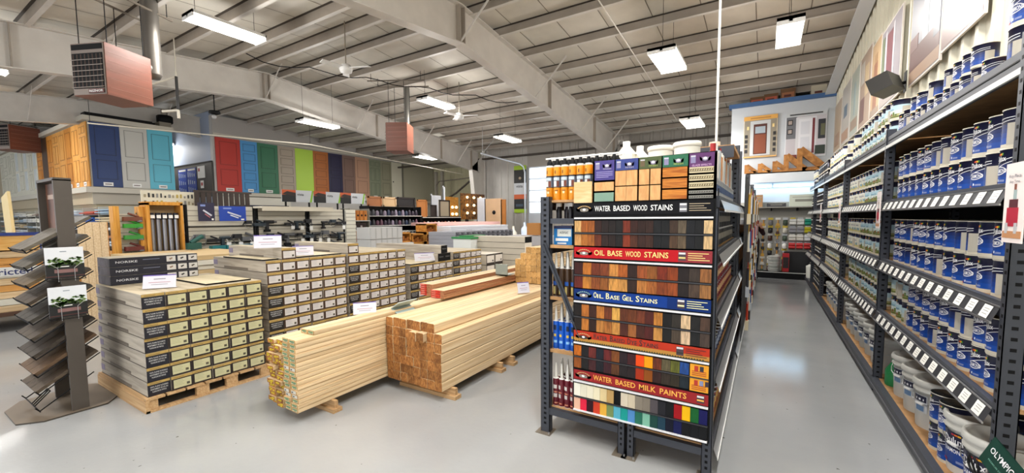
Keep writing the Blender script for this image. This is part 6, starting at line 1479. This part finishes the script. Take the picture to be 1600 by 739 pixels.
for j, z in enumerate((1.6, 1.38, 1.16, .94, .74, .5, .3)):
    for i in range(11):
        x = -.58+i*.173
        if x > .5 and z < .8: continue
        if x > .95 and x < 1.4: c = {0: '#2fa08a', 1: '#c9c02c', 2: '#dfe0e2', 3: '#c0393a', 4: '#d9b878', 5: '#d9b878', 6: '#333'}[j]
        elif x > .5: c = {0: '#e6e6e2', 1: '#9a9aa0', 2: '#d9d6cf', 3: '#c0393a', 4: '#e6e4de', 5: '#e6e4de', 6: '#333'}[j]
        else: c = rnd.choice(('#4a5a4c', '#d9d6cc', '#8a8a8c', '#c9a24a', '#b8322c', '#26262a', '#e4e4e0', '#5a3a2a'))
        r = thing('hanging_pack', 'hanging goods pack, %s row down, %s from left on the end wall' % (ORD[j], ORD[i]), 'pack', (x, YE-.09, z), 0, 'hanging packs on the end wall')
        b = MB(); b.box(-.06, .06, -.012, 0, 0, .06, M(rnd.choice(('#e6e6e2', '#c9ccd0', '#d8c24a')), .5)); b.cyl((0, .03, .05), (0, -.1, .05), .004, STEEL, 5); b.build('card', r)
        b = MB()
        if x > .5:
            b.cyl((-.075, -.06, -.02), (.075, -.06, -.02), .045, M(c if len(c) == 7 else '#333333', .6), 10); b.cyl((-.075, -.06, -.1), (.075, -.06, -.1), .04, M(c if len(c) == 7 else '#333333', .6), 10)
        elif i % 2: b.cyl((0, -.03, -.14), (0, -.03, 0), .016, M('#c99a4c', .4), 8); b.box(-.04, .04, -.05, -.01, -.18, -.1, M(c, .6))
        else: b.lathe([(.02, -.15), (.055, -.13), (.055, -.02), (.02, 0)], M(c, .5), 10, (0, -.06, 0)); b.disc(.02, M(c, .5), 10, (0, -.06, 0))
        b.build('product', r)
r = thing('paint_bucket_stack', 'nest of striped white buckets on the end wall base', 'buckets', (.22, YE-.33, .181))
for q in range(5): b = MB(); b.lathe([(.13, 0), (.15, .07), (.155, .075), (.15, .08)], M('#c9ccc8' if q % 2 else '#dfe0dc', .4), 16, (0, 0, q*.085)); b.disc(.13, M('#dfe0dc', .4), 16, (0, 0, q*.085+.078)); b.build('bucket', r)
b = MB(); b.box(0, .15, -.3, 0, 0, .5, M('#b3242c', .5)); b.box(.01, .14, -.302, -.3, .1, .4, M('#2a1a1c', .5)); tag(b.build('red_carton', loc=(.42, YE-.13, .181)), 'red carton beside the nested buckets at aisle end', 'carton')
for i, (x, c) in enumerate(((1.05, '#dfe0d8'), (.95, '#e8e8e4'))):
    b = MB(); b.lathe([(.14, 0), (.15, .25), (.15, .3), (.1, .33), (.001, .33)], M(c, .4), 16); tag(b.build('white_bucket', loc=(x+.18*i, YE-1.15+i*.4, .14)), 'white bucket at the far end of the bottom rack shelf, %s' % ('nearer', 'farther')[i], 'bucket', 'white buckets at the far end')
# boxes stored on top of the partition
for i, (x, w, h, c) in enumerate(((-.55, .35, .3, '#c46a50'), (-.18, .35, .34, '#c46a50'), (-.0+.25, .35, .42, '#b07a54'), (1.0, .35, .4, '#d0c8b4'))):
    b = MB(); b.box(0, w, 0, .3, 0, h, M('#7a5a3c' if i < 3 else c, .7)); b.box(.03, w-.03, -.004, 0, h*.3, h*.75, M(c, .6)); b.box(.08, w-.1, -.006, -.004, h*.45, h*.6, M('#6a3226', .6))
    tag(b.build('stored_box', loc=(x*.936, 14.2, 4.86)), '%s stored above the blue-topped end wall' % ('first red-printed crate', 'second red-printed crate', 'tall red-printed box', 'pale box')[i], 'box', 'boxes on the end wall top')

# ---------------------------------------------------------------- person in dark burgundy at the end of the aisle
r = thing('person', 'person in dark burgundy clothes facing the shelves, hand raised, aisle end', 'person', (-.3, 12.95, 0), .35)
me = bpy.data.meshes.new('body')
V = [(0, 0, .93), (0, 0, 1.12), (0, .01, 1.32), (0, .01, 1.42), (0, 0, 1.49), (0, -.015, 1.58), (0, -.01, 1.66),
     (.09, 0, .88), (.1, -.02, .5), (.1, .02, .1), (.11, -.12, .04), (-.09, 0, .88), (-.11, .02, .5), (-.12, .04, .1), (-.12, -.1, .04),
     (.17, 0, 1.39), (.25, -.08, 1.2), (.16, -.22, 1.36), (.1, -.24, 1.46), (-.17, 0, 1.39), (-.24, .02, 1.13), (-.26, -.08, .9), (-.26, -.12, .81)]
E_ = [(0, 1), (1, 2), (2, 3), (3, 4), (4, 5), (5, 6), (0, 7), (7, 8), (8, 9), (9, 10), (0, 11), (11, 12), (12, 13), (13, 14), (3, 15), (15, 16), (16, 17), (17, 18), (3, 19), (19, 20), (20, 21), (21, 22)]
R_ = [(.15, .11), (.14, .1), (.165, .115), (.12, .09), (.055, .055), (.085, .095), (.07, .08), (.095, .095), (.065, .065), (.045, .045), (.045, .035), (.095, .095), (.065, .065), (.045, .045), (.045, .035), (.07, .07), (.05, .05), (.035, .035), (.035, .02), (.07, .07), (.05, .05), (.035, .035), (.035, .02)]
def finger(base, tips, rad):
    prev = base
    for t in tips: V.append(t); R_.append((rad, rad)); E_.append((prev, len(V)-1)); prev = len(V)-1
for q, (dx, dz) in enumerate(((-.03, .05), (-.01, .06), (.01, .057), (.03, .045))): finger(18, [(.1+dx, -.25, 1.47+dz*.6), (.1+dx, -.235, 1.48+dz*1.2)], .009)
finger(18, [(.055, -.225, 1.45), (.04, -.215, 1.48)], .01)
for q, dx in enumerate((-.02, -.007, .007, .02)): finger(22, [(-.26+dx*.3, -.13+dx*1.5, .76), (-.255+dx*.3, -.125+dx*1.5, .72)], .009)
finger(22, [(-.235, -.15, .78), (-.235, -.15, .745)], .01)
me.from_pydata(V, E_, []); body = bpy.data.objects.new('body', me); COL.objects.link(body); body.parent = r
sk = body.modifiers.new('skin', 'SKIN'); ss = body.modifiers.new('sub', 'SUBSURF'); ss.levels = 2; ss.render_levels = 2
for i, v in enumerate(me.skin_vertices[0].data): v.radius = R_[i]; v.use_root = (i == 0)
dg = bpy.context.evaluated_depsgraph_get(); dg.update(); nm_ = bpy.data.meshes.new_from_object(body.evaluated_get(dg))
body.modifiers.clear(); body.data = nm_
SKIN = M('#c79a80', .5); CLO = M('#3a1522', .8); PNT = M('#1c1a20', .8); SHO = M('#131316', .5)
nm_.materials.clear(); [nm_.materials.append(m) for m in (CLO, PNT, SKIN, SHO)]
for p in nm_.polygons:
    c = p.center; p.use_smooth = True
    if c.z > 1.49 or (c.y < -.19 and c.z > 1.38) or (c.x < -.2 and c.z < .87 and c.z > .6): p.material_index = 2
    elif c.z < .09: p.material_index = 3
    elif c.z < .93 and not (c.x < -.2): p.material_index = 1
    else: p.material_index = 0
b = MB(); b.sphere((0, .015, 1.64), .105, M('#8a6248', .7), 14, 1.1); b.lathe([(.09, 1.5), (.1, 1.56), (.1, 1.62)], M('#8a6248', .7), 12, (0, .05, 0)); b.build('hair', r)
b = MB(); b.sphere((0, -.112, 1.6), .014, SKIN, 8); 
for s in (-1, 1): b.sphere((s*.032, -.098, 1.62), .009, WHITE, 8); b.sphere((s*.032, -.106, 1.62), .005, BLACK, 8); b.sphere((s*.088, -.01, 1.6), .02, SKIN, 8)
b.box(-.02, .02, -.105, -.1, 1.555, 1.561, M('#8a4a44', .6)); b.build('face', r)
b = MB(); b.lathe([(.165, .9), (.17, 1.0), (.16, 1.1)], CLO, 18, (0, 0, 0)); b.build('jacket_hem', r)
